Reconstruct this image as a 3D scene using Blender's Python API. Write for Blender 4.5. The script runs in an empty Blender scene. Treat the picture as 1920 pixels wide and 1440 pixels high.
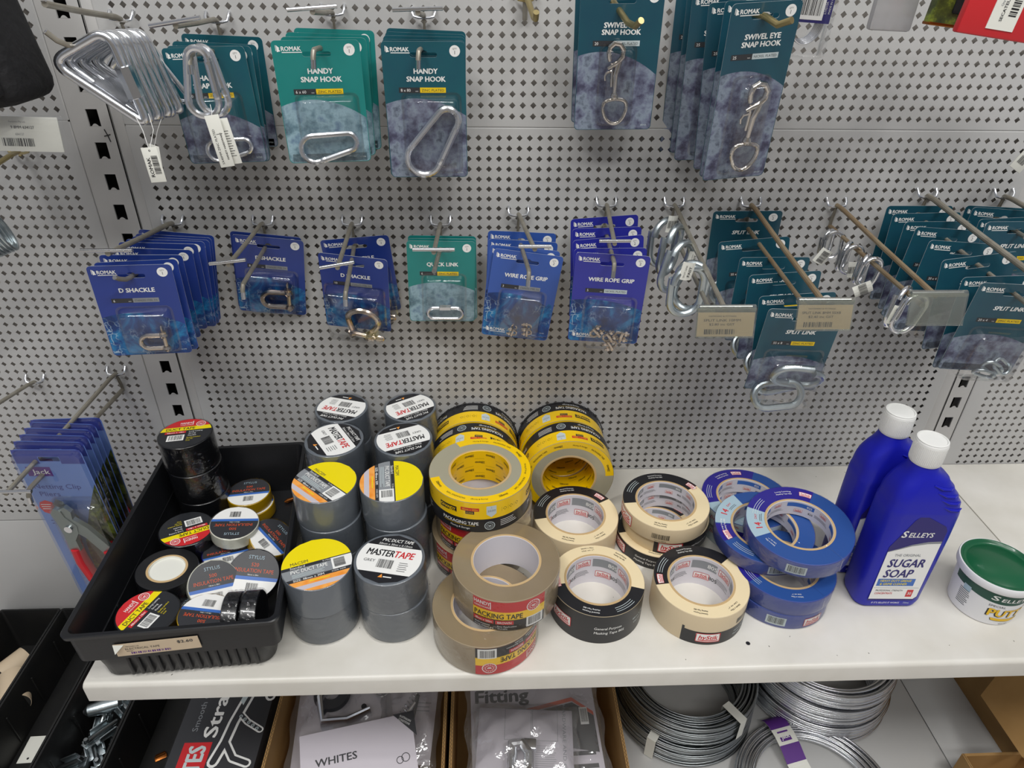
import bpy, bmesh, math, random
from math import sin, cos, pi, radians as R_
from mathutils import Vector, Matrix

random.seed(7)
SC = bpy.context.scene
COL = SC.collection

# ---------------------------------------------------------------- materials
def lin(h):
    h = h.lstrip('#')
    o = []
    for i in (0, 2, 4):
        c = int(h[i:i+2], 16) / 255
        o.append(c / 12.92 if c <= .04045 else ((c + .055) / 1.055) ** 2.4)
    return (o[0], o[1], o[2], 1)

def pm(name, h, rough=.5, metal=0., coat=0., bump=None, noise=None, spec=None):
    """principled material; bump=(scale,strength,dist); noise=(scale, colour2, amount)"""
    m = bpy.data.materials.new(name); m.use_nodes = True
    nt = m.node_tree; b = nt.nodes['Principled BSDF']
    b.inputs['Base Color'].default_value = lin(h)
    b.inputs['Roughness'].default_value = rough
    b.inputs['Metallic'].default_value = metal
    b.inputs['Coat Weight'].default_value = coat
    b.inputs['Coat Roughness'].default_value = .08
    if spec is not None: b.inputs['Specular IOR Level'].default_value = spec
    tc = None
    if bump or noise:
        tc = nt.nodes.new('ShaderNodeTexCoord')
    if noise:
        n = nt.nodes.new('ShaderNodeTexNoise'); n.inputs['Scale'].default_value = noise[0]; n.inputs['Detail'].default_value = 6
        nt.links.new(tc.outputs['Object'], n.inputs['Vector'])
        r = nt.nodes.new('ShaderNodeValToRGB')
        r.color_ramp.elements[0].position = .5 - .5 * noise[2]; r.color_ramp.elements[0].color = lin(noise[1])
        r.color_ramp.elements[1].position = .5 + .35 * noise[2]; r.color_ramp.elements[1].color = lin(h)
        nt.links.new(n.outputs['Fac'], r.inputs['Fac']); nt.links.new(r.outputs['Color'], b.inputs['Base Color'])
    if bump:
        n = nt.nodes.new('ShaderNodeTexNoise'); n.inputs['Scale'].default_value = bump[0]; n.inputs['Detail'].default_value = 3
        nt.links.new(tc.outputs['Object'], n.inputs['Vector'])
        k = nt.nodes.new('ShaderNodeBump'); k.inputs['Strength'].default_value = bump[1]; k.inputs['Distance'].default_value = bump[2]
        nt.links.new(n.outputs['Fac'], k.inputs['Height']); nt.links.new(k.outputs['Normal'], b.inputs['Normal'])
    return m

def film(name, h='#ffffff', refl=.12, rough=.06, tint=1., bump=None, body=0., fk=.6):
    """thin clear plastic: mostly transparent with a fresnel reflection, optionally a little milky"""
    m = bpy.data.materials.new(name); m.use_nodes = True
    nt = m.node_tree; nt.nodes.clear()
    out = nt.nodes.new('ShaderNodeOutputMaterial')
    tr = nt.nodes.new('ShaderNodeBsdfTransparent'); c = lin(h); tr.inputs[0].default_value = (c[0]*tint, c[1]*tint, c[2]*tint, 1)
    gl = nt.nodes.new('ShaderNodeBsdfGlossy'); gl.inputs['Roughness'].default_value = rough; gl.inputs[0].default_value = (1, 1, 1, 1)
    lw = nt.nodes.new('ShaderNodeFresnel'); lw.inputs[0].default_value = 1.45
    ad = nt.nodes.new('ShaderNodeMath'); ad.operation = 'MULTIPLY_ADD'; ad.inputs[1].default_value = fk; ad.inputs[2].default_value = refl - .04 * fk
    nt.links.new(lw.outputs[0], ad.inputs[0])
    mx = nt.nodes.new('ShaderNodeMixShader'); nt.links.new(ad.outputs[0], mx.inputs[0])
    if body > 0:
        df = nt.nodes.new('ShaderNodeBsdfDiffuse'); df.inputs[0].default_value = (.8, .8, .8, 1)
        m2 = nt.nodes.new('ShaderNodeMixShader'); m2.inputs[0].default_value = body
        nt.links.new(tr.outputs[0], m2.inputs[1]); nt.links.new(df.outputs[0], m2.inputs[2]); nt.links.new(m2.outputs[0], mx.inputs[1])
    else:
        nt.links.new(tr.outputs[0], mx.inputs[1])
    nt.links.new(gl.outputs[0], mx.inputs[2]); nt.links.new(mx.outputs[0], out.inputs[0])
    if bump:
        tc = nt.nodes.new('ShaderNodeTexCoord'); n = nt.nodes.new('ShaderNodeTexNoise'); n.inputs['Scale'].default_value = bump[0]
        nt.links.new(tc.outputs['Object'], n.inputs['Vector'])
        k = nt.nodes.new('ShaderNodeBump'); k.inputs['Strength'].default_value = bump[1]; k.inputs['Distance'].default_value = bump[2]
        nt.links.new(n.outputs['Fac'], k.inputs['Height']); nt.links.new(k.outputs['Normal'], gl.inputs['Normal']); nt.links.new(k.outputs['Normal'], lw.inputs['Normal'])
    return m

def ramp_mat(name, scale, stops, rough=.45, coat=.3, kind='noise', distort=0., detail=8):
    m = bpy.data.materials.new(name); m.use_nodes = True
    nt = m.node_tree; b = nt.nodes['Principled BSDF']
    tc = nt.nodes.new('ShaderNodeTexCoord')
    n = nt.nodes.new('ShaderNodeTexNoise')
    if kind == 'ridge': n.noise_type = 'RIDGED_MULTIFRACTAL'
    n.inputs['Scale'].default_value = scale; n.inputs['Detail'].default_value = detail; n.inputs['Distortion'].default_value = distort
    n.inputs['Roughness'].default_value = .62
    nt.links.new(tc.outputs['Object'], n.inputs['Vector'])
    r = nt.nodes.new('ShaderNodeValToRGB')
    while len(r.color_ramp.elements) < len(stops): r.color_ramp.elements.new(.5)
    for e, (p, h) in zip(r.color_ramp.elements, stops): e.position = p; e.color = lin(h)
    nt.links.new(n.outputs['Fac'], r.inputs['Fac']); nt.links.new(r.outputs['Color'], b.inputs['Base Color'])
    b.inputs['Roughness'].default_value = rough; b.inputs['Coat Weight'].default_value = coat; b.inputs['Coat Roughness'].default_value = .1
    return m

M = {}
M['panel'] = pm('grey_enamel', '#c6c6c5', .42, bump=(90, .15, .0006), noise=(3.2, '#b8b7b5', .9))
M['post'] = pm('upright_enamel', '#c9c8c6', .4, noise=(5, '#bbb9b6', .8))
M['shelf'] = pm('shelf_enamel', '#e6e3dc', .33, noise=(16, '#d3cfc4', .75), bump=(60, .08, .0006))
M['dirt'] = pm('dirt', '#3b342c', .9)
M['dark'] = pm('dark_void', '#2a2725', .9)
M['backing'] = pm('cavity_steel', '#cfc9c2', .7)
M['zinc'] = pm('zinc', '#e8eaee', .2, 1.)
M['zincd'] = pm('dull_zinc', '#c6d0d4', .34, 1., bump=(180, .3, .0008))
M['chrome'] = pm('nickel', '#d8d2cb', .1, 1.)
M['stain'] = pm('stainless', '#cfc2b4', .18, 1.)
M['wire'] = pm('hook_wire', '#aaa69b', .42, .6, noise=(60, '#857d6d', .8))
M['wirew'] = pm('hook_wire_worn', '#a3977f', .5, .55, noise=(40, '#8a6a45', .9))
M['brass'] = pm('passivated_zinc', '#b8a878', .35, .9)
M['barmetal'] = pm('ticket_bar_steel', '#d9dadc', .2, 1.)
M['black'] = pm('black_plastic', '#17181b', .38, bump=(300, .2, .0004))
M['blackb'] = pm('black_bin', '#101113', .5, bump=(200, .2, .0005), noise=(30, '#1d1c1a', .9))
M['k'] = pm('ink_black', '#1c1c20', .45, coat=.2)
M['kk'] = pm('ink_charcoal', '#333438', .45, coat=.2)
M['w'] = pm('ink_white', '#f2f2ef', .5)
M['lw'] = pm('ink_pale', '#c8d4d6', .5)
M['red'] = pm('ink_red', '#cf2a30', .45, coat=.2)
M['yel'] = pm('ink_yellow', '#f6e100', .45, coat=.2)
M['amb'] = pm('ink_amber', '#f5cf10', .45, coat=.2)
M['grn'] = pm('ink_grey', '#8e9296', .45, coat=.2)
M['org'] = pm('ink_orange', '#f08a1e', .45, noise=(90, '#ffc06a', .8))
M['orx'] = pm('ink_burnt_orange', '#d8562c', .5)
M['blu'] = pm('ink_blue', '#3f6fc0', .45)
M['nav'] = pm('ink_navy', '#2a2370', .45)
M['pale'] = pm('ink_pale_blue', '#a9c2cf', .5)
M['pur'] = pm('ink_purple', '#5c2a86', .5)
M['teal'] = pm('card_teal', '#164f60', .35, coat=.4, noise=(26, '#135f66', .8))
M['teal2'] = pm('card_green_teal', '#1d8480', .35, coat=.4, noise=(26, '#157f78', .8))
M['teal3'] = pm('card_deep_teal', '#16465a', .35, coat=.4, noise=(26, '#145460', .8))
M['royal'] = pm('card_royal', '#24388c', .35, coat=.4, noise=(12, '#1f3f86', .8))
M['royal2'] = pm('card_violet_blue', '#2b2f9c', .35, coat=.4)
M['royal3'] = pm('card_mid_blue', '#3458a8', .35, coat=.4)
M['grunge_'] = ramp_mat('card_grunge', 42, [(.28, '#1d2a3a'), (.42, '#51627c'), (.52, '#77889c'), (.62, '#93a5ad'), (.75, '#3c4a60')])
M['grunge2'] = ramp_mat('card_grunge_violet', 48, [(.30, '#23263a'), (.42, '#4c4c66'), (.50, '#71788f'), (.58, '#8b98a8'), (.70, '#3c4258')], detail=12)
M['grunge3'] = ramp_mat('card_grunge_pale', 55, [(.30, '#3f5866'), (.42, '#6d8c9a'), (.53, '#98b6c2'), (.68, '#64809a')], detail=12)
M['ocean'] = ramp_mat('card_ocean', 30, [(.30, '#0b1c4c'), (.45, '#103f80'), (.56, '#1a76ae'), (.66, '#2b93c0'), (.8, '#0d2f6a')], distort=.6)
def _foam(m):
    nt = m.node_tree; b = nt.nodes['Principled BSDF']; src = b.inputs['Base Color'].links[0].from_socket
    tc = nt.nodes.new('ShaderNodeTexCoord'); n = nt.nodes.new('ShaderNodeTexNoise'); n.inputs['Scale'].default_value = 60; n.inputs['Detail'].default_value = 5
    ma = nt.nodes.new('ShaderNodeVectorMath'); ma.operation = 'MULTIPLY_ADD'; ma.inputs[1].default_value = (.03, .03, .03)
    nt.links.new(tc.outputs['Object'], n.inputs['Vector']); nt.links.new(n.outputs['Color'], ma.inputs[0]); nt.links.new(tc.outputs['Object'], ma.inputs[2])
    v = nt.nodes.new('ShaderNodeTexVoronoi'); v.feature = 'DISTANCE_TO_EDGE'; v.inputs['Scale'].default_value = 75; nt.links.new(ma.outputs[0], v.inputs['Vector'])
    r = nt.nodes.new('ShaderNodeValToRGB'); r.color_ramp.elements[0].position = .0; r.color_ramp.elements[0].color = (.75, .75, .75, 1); r.color_ramp.elements[1].position = .06; r.color_ramp.elements[1].color = (0, 0, 0, 1)
    nt.links.new(v.outputs['Distance'], r.inputs['Fac'])
    n2 = nt.nodes.new('ShaderNodeTexNoise'); n2.inputs['Scale'].default_value = 38; nt.links.new(tc.outputs['Object'], n2.inputs['Vector'])
    r2 = nt.nodes.new('ShaderNodeValToRGB'); r2.color_ramp.elements[0].position = .49; r2.color_ramp.elements[1].position = .68; nt.links.new(n2.outputs['Fac'], r2.inputs['Fac'])
    mu = nt.nodes.new('ShaderNodeMath'); mu.operation = 'MULTIPLY'; nt.links.new(r.outputs['Color'], mu.inputs[0]); nt.links.new(r2.outputs['Color'], mu.inputs[1])
    mx = nt.nodes.new('ShaderNodeMix'); mx.data_type = 'RGBA'; nt.links.new(mu.outputs[0], mx.inputs[0]); nt.links.new(src, mx.inputs[6]); mx.inputs[7].default_value = lin('#cfe6ee')
    nt.links.new(mx.outputs[2], b.inputs['Base Color'])
_foam(M['ocean'])
M['cardedge'] = pm('card_edge', '#b8bcc0', .6)
M['cardback'] = pm('card_back', '#8c8f94', .6)
M['blister'] = film('blister_plastic', refl=.07, rough=.05, tint=.985, fk=.4)
M['bag'] = film('poly_bag', refl=.12, rough=.12, tint=.93, bump=(70, .8, .003), body=.10)
M['wrap'] = film('shrink_wrap', refl=.045, rough=.09, tint=.995, bump=(70, 1., .004), fk=.3)
M['acrylic'] = film('acrylic', '#eef0ea', refl=.06, rough=.1, tint=.98, body=.07, fk=.4)
M['manila'] = pm('price_ticket', '#e6cbac', .6)
M['tan'] = pm('ticket_tan', '#d0bca0', .6)
M['tagw'] = pm('paper_tag', '#e9e9e0', .6)
M['cream'] = pm('masking_tape', '#f2dfb6', .55, bump=(120, .2, .0006))
M['creams'] = pm('masking_tape_side', '#d9c6a4', .5, bump=(200, .3, .0005), coat=.25)
M['blue'] = pm('painter_tape', '#264f96', .5, coat=.2)
M['blues'] = pm('painter_tape_side', '#3a4a94', .4, coat=.5)
M['indigo'] = pm('painter_label', '#29208c', .4, coat=.4)
M['gtape'] = pm('pvc_grey', '#666c73', .33, coat=.5, bump=(28, .5, .004))
M['gface'] = pm('pvc_grey_face', '#6d7379', .45)
M['btape'] = pm('pvc_black', '#131417', .28, coat=.5, bump=(40, .3, .002))
M['bface'] = pm('pvc_black_face', '#26282c', .35, coat=.3)
M['ytape'] = pm('pvc_yellow', '#b08c00', .35, coat=.4)
M['wtape'] = pm('pvc_white', '#cfcfc0', .35, coat=.4)
M['clear'] = pm('packing_tape_clear', '#a9a48e', .22, coat=.6)
M['brown'] = pm('packing_tape_brown', '#83735a', .22, coat=.7, noise=(14, '#958468', .7))
M['browns'] = pm('packing_tape_brown_side', '#9a8a70', .3, coat=.6)
M['core'] = pm('paper_core', '#e0dde3', .7)
M['coreb'] = pm('card_core_edge', '#c8aa7c', .8)
M['hyel'] = pm('label_yellow', '#fccf00', .35, coat=.5)
M['hdpe'] = pm('blue_hdpe', '#1a1fae', .36, spec=.4)
M['cap'] = pm('white_cap', '#ededea', .45)
M['lidg'] = pm('green_lid', '#0f5a38', .3, coat=.2)
M['pot'] = pm('white_tub', '#e8e8ea', .35)
M['gdk'] = pm('ink_green', '#0e4a3c', .45)
M['pyel'] = pm('ink_putty_yellow', '#f0c011', .45)
M['carton'] = pm('cardboard', '#a5814f', .75, noise=(25, '#94703f', .8))
M['paper'] = pm('printed_card', '#c9c3cb', .5)
M['galv'] = pm('galvanised', '#9fa4a6', .3, 1.)
M['jackb'] = pm('ink_sky', '#6f8fd0', .45, coat=.4)
M['jackn'] = pm('ink_violet_blue', '#3a4596', .45, coat=.3)
M['grip'] = pm('red_grip', '#c2202c', .45)
M['plier'] = pm('plier_steel', '#9aa5a3', .35, .9)
M['mesh'] = ramp_mat('foliage_print', 60, [(.3, '#1f2413'), (.5, '#49541f'), (.62, '#8a9a2e'), (.75, '#2a2c18')])
M['cloth'] = pm('dark_fabric', '#17171a', .8, bump=(90, .6, .004))
M['fuzz'] = pm('grey_fleece', '#5c5c64', .95, bump=(160, .9, .006))
M['copper'] = pm('copper_clip', '#a0602c', .3, .9)
M['pvcbag'] = film('grey_pouch', '#b9b6bd', refl=.08, rough=.2, tint=.9, body=.45)

# ---------------------------------------------------------------- mesh builder
class MB:
    def __init__(s): s.v = []; s.f = []; s.m = []; s.mats = []
    def mi(s, mat):
        if isinstance(mat, str): mat = M[mat]
        if mat not in s.mats: s.mats.append(mat)
        return s.mats.index(mat)
    def add(s, vs, fs, mat, xf=None):
        o = len(s.v); k = s.mi(mat)
        s.v += [tuple(xf @ Vector(v)) for v in vs] if xf is not None else [tuple(v) for v in vs]
        for f in fs: s.f.append(tuple(i + o for i in f)); s.m.append(k)
    def box(s, x0, x1, y0, y1, z0, z1, mat, xf=None):
        s.add([(x0,y0,z0),(x1,y0,z0),(x1,y1,z0),(x0,y1,z0),(x0,y0,z1),(x1,y0,z1),(x1,y1,z1),(x0,y1,z1)],
              [(3,2,1,0),(4,5,6,7),(0,1,5,4),(1,2,6,5),(2,3,7,6),(3,0,4,7)], mat, xf)
    def rbox(s, x0, x1, y0, y1, z0, z1, r, mat, xf=None, seg=2):
        bm = bmesh.new()
        bmesh.ops.create_cube(bm, size=1)
        for v in bm.verts: v.co = Vector((x0 + (v.co.x + .5) * (x1 - x0), y0 + (v.co.y + .5) * (y1 - y0), z0 + (v.co.z + .5) * (z1 - z0)))
        bmesh.ops.bevel(bm, geom=list(bm.edges), offset=r, segments=seg, profile=.5, affect='EDGES')
        bm.verts.index_update()
        s.add([v.co.copy() for v in bm.verts], [[v.index for v in f.verts] for f in bm.faces], mat, xf); bm.free()
    def tube(s, pts, r, mat, seg=8, closed=False, xf=None, flat=1.):
        pts = [Vector(p) for p in pts]; n = len(pts)
        rs = r if isinstance(r, (list, tuple)) else [r] * n
        tans = []
        for i in range(n):
            a = pts[(i - 1) % n] if (closed or i > 0) else pts[i]
            b = pts[(i + 1) % n] if (closed or i < n - 1) else pts[i]
            t = (b - a); tans.append(t.normalized() if t.length > 1e-9 else Vector((0, 0, 1)))
        up = Vector((0, 0, 1)) if abs(tans[0].z) < .9 else Vector((0, 1, 0))
        nrm = (up - tans[0] * up.dot(tans[0])).normalized()
        vs = []
        N0 = nrm.copy(); fr = []
        for i in range(n):
            nrm = (nrm - tans[i] * nrm.dot(tans[i]))
            nrm = nrm.normalized() if nrm.length > 1e-6 else N0
            fr.append((nrm.copy(), tans[i].cross(nrm)))
        tw = 0.
        if closed:
            e = fr[-1][0]; e = (e - tans[0] * e.dot(tans[0])).normalized()
            tw = math.atan2(e.dot(fr[0][1]), e.dot(fr[0][0]))
        for i in range(n):
            a0 = -tw * i / n if closed else 0
            for k in range(seg):
                a = a0 + 2 * pi * k / seg
                vs.append(pts[i] + (fr[i][0] * cos(a) + fr[i][1] * sin(a) * flat) * rs[i])
        fs = []
        for i in range(n if closed else n - 1):
            j = (i + 1) % n
            for k in range(seg):
                l = (k + 1) % seg
                fs.append((i*seg+k, i*seg+l, j*seg+l, j*seg+k))
        if not closed:
            fs.append(tuple(range(seg))[::-1]); fs.append(tuple((n-1)*seg + k for k in range(seg)))
        s.add(vs, fs, mat, xf)
    def lathe(s, prof, mat, seg=48, xf=None, closed=False):
        n = len(prof); vs = []
        for k in range(seg):
            a = 2 * pi * k / seg
            for r, z in prof: vs.append((r * cos(a), r * sin(a), z))
        fs = []
        for k in range(seg):
            l = (k + 1) % seg
            for i in range(n if closed else n - 1):
                j = (i + 1) % n
                fs.append((k*n+i, l*n+i, l*n+j, k*n+j))
        s.add(vs, fs, mat, xf)
    def poly(s, pts, mat, xf=None): s.add(pts, [tuple(range(len(pts)))], mat, xf)
    def build(s, name, parent=None, loc=None, smooth=30):
        me = bpy.data.meshes.new(name)
        me.from_pydata(s.v, [], s.f)
        for m in s.mats: me.materials.append(m)
        me.polygons.foreach_set('material_index', s.m)
        if smooth:
            me.polygons.foreach_set('use_smooth', [True] * len(me.polygons))
            me.set_sharp_from_angle(angle=R_(smooth))
        me.update()
        o = bpy.data.objects.new(name, me); COL.objects.link(o)
        if parent is not None: o.parent = parent
        if loc is not None: o.location = loc
        return o

def tag(o, label, cat, group=None):
    o['label'] = label; o['category'] = cat
    if group: o['group'] = group
    return o
def struct(o): o['kind'] = 'structure'; return o
def thing(name, label, cat, mat=None, group=None):
    o = bpy.data.objects.new(name, None); COL.objects.link(o)
    o.empty_display_size = .02
    if mat is not None: o.matrix_world = mat
    return tag(o, label, cat, group)
def copy_tree(o, parent=None):
    c = o.copy(); COL.objects.link(c)
    if parent is not None: c.parent = parent
    for ch in list(o.children): copy_tree(ch, c)
    return c
def T(x, y, z): return Matrix.Translation((x, y, z))
def pose(x, y, z, yaw=0, pitch=0, roll=0):
    return T(x, y, z) @ Matrix.Rotation(yaw, 4, 'Z') @ Matrix.Rotation(pitch, 4, 'X') @ Matrix.Rotation(roll, 4, 'Y')
def arc(cx, cy, r, a0, a1, n): return [(cx + r * cos(a0 + (a1 - a0) * i / n), cy + r * sin(a0 + (a1 - a0) * i / n)) for i in range(n + 1)]
def rrect(x0, x1, y0, y1, r, n=4):
    return (arc(x1-r, y1-r, r, 0, pi/2, n) + arc(x0+r, y1-r, r, pi/2, pi, n) + arc(x0+r, y0+r, r, pi, 1.5*pi, n) + arc(x1-r, y0+r, r, 1.5*pi, 2*pi, n))

# ---------------------------------------------------------------- flat artwork (lettering, bars, boxes)
_TX = {}
def text_geo(st, bold=0., shear=0.):
    key = (st, bold, shear)
    if key in _TX: return _TX[key]
    cu = bpy.data.curves.new('t', 'FONT'); cu.body = st; cu.size = 1.; cu.resolution_u = 2
    cu.offset = bold * .5; cu.shear = shear; cu.dimensions = '2D'; cu.fill_mode = 'FRONT' if hasattr(cu, 'fill_mode') else 'BOTH'
    o = bpy.data.objects.new('t', cu); COL.objects.link(o)
    dg = bpy.context.evaluated_depsgraph_get(); oe = o.evaluated_get(dg); me = oe.to_mesh()
    vs = [(v.co.x, v.co.y) for v in me.vertices]; fs = [tuple(p.vertices) for p in me.polygons]
    oe.to_mesh_clear(); bpy.data.objects.remove(o); bpy.data.curves.remove(cu)
    if vs:
        x0 = min(v[0] for v in vs); x1 = max(v[0] for v in vs); y0 = min(v[1] for v in vs); y1 = max(v[1] for v in vs)
    else: x0 = x1 = y0 = y1 = 0
    _TX[key] = (vs, fs, x0, x1, y0, y1); return _TX[key]

class Art:
    """2-D artwork: pieces (verts2d, faces, material, layer)"""
    def __init__(s): s.p = []
    def text(s, st, cx, cy, h, mat, w=None, bold=.02, shear=0., rot=0., layer=3, al='c'):
        """cap height h centred on cy; w stretches to a given width"""
        vs, fs, x0, x1, y0, y1 = text_geo(st, min(bold, 0.), shear)
        if not vs: return s
        ky = h / .72; kx = ky if w is None else w / max(1e-6, x1 - x0)
        ox = -(x0 + x1) / 2 if al == 'c' else (-x0 if al == 'l' else -x1)
        c, d = cos(rot), sin(rot); o = []
        for x, y in vs:
            X = (x + ox) * kx; Y = (y - .36) * ky
            o.append((cx + X * c - Y * d, cy + X * d + Y * c))
        s.p.append((o, fs, mat, layer))
        if bold >= .02:                     # heavier strokes: the same letters laid over with small shifts
            b = bold * .42 * ky
            for i, (ex, ey) in enumerate(((b, .5*b), (-b, -.5*b), (.4*b, -b*.8))):
                dx, dy = ex*c - ey*d, ex*d + ey*c
                s.p.append(([(x+dx, y+dy) for x, y in o], fs, mat, layer + .12*(i+1)))
        return s
    def rect(s, x0, x1, y0, y1, mat, layer=1, step=None, rot=0., px=None):
        n = 1 if step is None else max(1, int(math.ceil(abs(x1 - x0) / step)))
        vs = []; fs = []
        for i in range(n + 1):
            x = x0 + (x1 - x0) * i / n; vs += [(x, y0), (x, y1)]
        for i in range(n): fs.append((2*i, 2*i+2, 2*i+3, 2*i+1))
        if rot:
            cx, cy = px if px else ((x0 + x1) / 2, (y0 + y1) / 2); c, d = cos(rot), sin(rot)
            vs = [(cx + (x-cx)*c - (y-cy)*d, cy + (x-cx)*d + (y-cy)*c) for x, y in vs]
        s.p.append((vs, fs, mat, layer)); return s
    def poly(s, pts, mat, layer=1): s.p.append((list(pts), [tuple(range(len(pts)))], mat, layer)); return s
    def disc(s, cx, cy, r, mat, layer=2, n=20): return s.poly(arc(cx, cy, r, 0, 2*pi*(n-1)/n, n-1), mat, layer)
    def ring(s, cx, cy, r0, r1, mat, layer=3, n=22):
        vs = []; fs = []
        for i in range(n):
            a = 2*pi*i/n; vs += [(cx+r0*cos(a), cy+r0*sin(a)), (cx+r1*cos(a), cy+r1*sin(a))]
        for i in range(n): j = (i+1) % n; fs.append((2*i, 2*i+1, 2*j+1, 2*j))
        s.p.append((vs, fs, mat, layer)); return s
    def bar(s, cx, cy, w, h, mat='k', bg='w', layer=3, rot=0., pad=.12, vert=False):
        """barcode"""
        rnd = random.Random(int((cx + cy) * 1e5) & 1023)
        if bg: s.rect(cx-w*(.5+pad), cx+w*(.5+pad), cy-h*(.5+pad*1.6), cy+h*(.5+pad), bg, layer-.6, rot=rot, px=(cx, cy))
        x = -w/2
        while x < w/2:
            b = w * rnd.choice((.012, .018, .03, .04)); s.rect(cx+x, cx+min(x+b, w/2), cy-h/2, cy+h/2, mat, layer, rot=rot, px=(cx, cy)); x += b + w * rnd.choice((.016, .022, .035))
        return s
    def band(s, r, v0, v1, mat, layer=1, u0=-9, u1=9, n=14):
        """slab of the disc of radius r between heights v0..v1 (optionally cut at u0..u1)"""
        L = []; Rr = []
        for i in range(n + 1):
            v = v0 + (v1 - v0) * i / n; h = math.sqrt(max(0, r*r - v*v))
            L.append((max(-h, u0), v)); Rr.append((min(h, u1), v))
        vs = []; fs = []
        for a, b in zip(L, Rr):
            if a[0] > b[0]: b = a
            vs += [a, b]
        for i in range(n): fs.append((2*i, 2*i+1, 2*i+3, 2*i+2))
        s.p.append((vs, fs, mat, layer)); return s
    def seal(s, cx, cy, r, mat='w', bg=None, layer=3.5):
        if bg: s.disc(cx, cy, r, bg, layer-.8)
        s.ring(cx, cy, r*.86, r*.98, mat, layer); s.ring(cx, cy, r*.50, r*.56, mat, layer)
        for k in range(14):
            a = 2*pi*k/14; s.rect(cx+cos(a)*r*.71-r*.06, cx+cos(a)*r*.71+r*.06, cy+sin(a)*r*.71-r*.035, cy+sin(a)*r*.71+r*.035, mat, layer, rot=a)
        s.rect(cx-r*.3, cx+r*.3, cy-r*.06, cy+r*.1, mat, layer); s.rect(cx-r*.2, cx+r*.2, cy-r*.25, cy-r*.14, mat, layer); return s
    def lines(s, x0, x1, y, dy, n, h, mat, layer=3, rag=.25):
        rnd = random.Random(n * 31 + int(x0 * 1e4))
        for i in range(n): s.rect(x0, x1 - (x1-x0)*rnd.random()*rag, y-i*dy-h/2, y-i*dy+h/2, mat, layer, step=.004)
        return s
    def emit(s, mb, fn, lh=.00010):
        sub = CURVED.get(fn)
        for vs, fs, mat, l in s.p:
            if sub: vs, fs = slice_u(vs, fs, sub)
            mb.add([fn(x, y, l * lh) for x, y in vs], fs, mat)
    def obj(s, fn, parent, name='printed_label', lh=.00010):
        mb = MB(); s.emit(mb, fn, lh); o = mb.build(name, parent, smooth=30); return o

CURVED = {}
def curved(fn, step=.0035): CURVED[fn] = step; return fn
def slice_u(vs, fs, st):
    """cut wide faces into strips so that they follow a curved surface"""
    V = list(vs); F = []
    for f in fs:
        us = [vs[i][0] for i in f]; a0, a1 = min(us), max(us)
        if a1 - a0 <= st * 1.01: F.append(f); continue
        n = int(math.ceil((a1 - a0) / st)); poly = [vs[i] for i in f]
        for k in range(n):
            lo = a0 + (a1 - a0) * k / n; hi = a0 + (a1 - a0) * (k + 1) / n; P_ = poly
            for lim, sg in ((lo, 1), (hi, -1)):
                out = []
                for q in range(len(P_)):
                    A = P_[q]; B = P_[(q + 1) % len(P_)]; da = (A[0] - lim) * sg; db = (B[0] - lim) * sg
                    if da >= 0: out.append(A)
                    if (da > 0 and db < 0) or (da < 0 and db > 0):
                        t = da / (da - db); out.append((A[0] + (B[0] - A[0]) * t, A[1] + (B[1] - A[1]) * t))
                P_ = out
                if len(P_) < 3: break
            if len(P_) >= 3: o = len(V); V += P_; F.append(tuple(range(o, o + len(P_))))
    return V, F

def f_top(z, rot=0., cx=0., cy=0.):          # on a horizontal face seen from above
    c, d = cos(rot), sin(rot)
    return lambda x, y, l: (cx + x*c - y*d, cy + x*d + y*c, z + l)
def f_front(y0=0.):                          # on a vertical face looking towards -y
    return lambda x, y, l: (x, y0 - l, y)
def f_side(R, th0, flip=False):              # wrapped round a cylinder, u to the right seen from outside
    sgn = -1 if flip else 1
    return curved(lambda u, v, l: ((R + l) * cos(th0 + sgn*u/R), (R + l) * sin(th0 + sgn*u/R), v))
def f_core(R, th0):                          # wrapped inside a core
    return curved(lambda u, v, l: ((R - l) * cos(th0 - u/R), (R - l) * sin(th0 - u/R), v))
def f_ringtop(z, rref, th0):                 # bent round a ring face: u along the circle at rref, v = radius
    return curved(lambda u, v, l: (v * cos(th0 - u/rref), v * sin(th0 - u/rref), z + l), .004)
# ================================================================ shelving
P = .0125                                   # pitch of the diamond perforation
ZS = -.517                                  # top of the main shelf
ZD = -.902                                  # top of the lower deck

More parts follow.
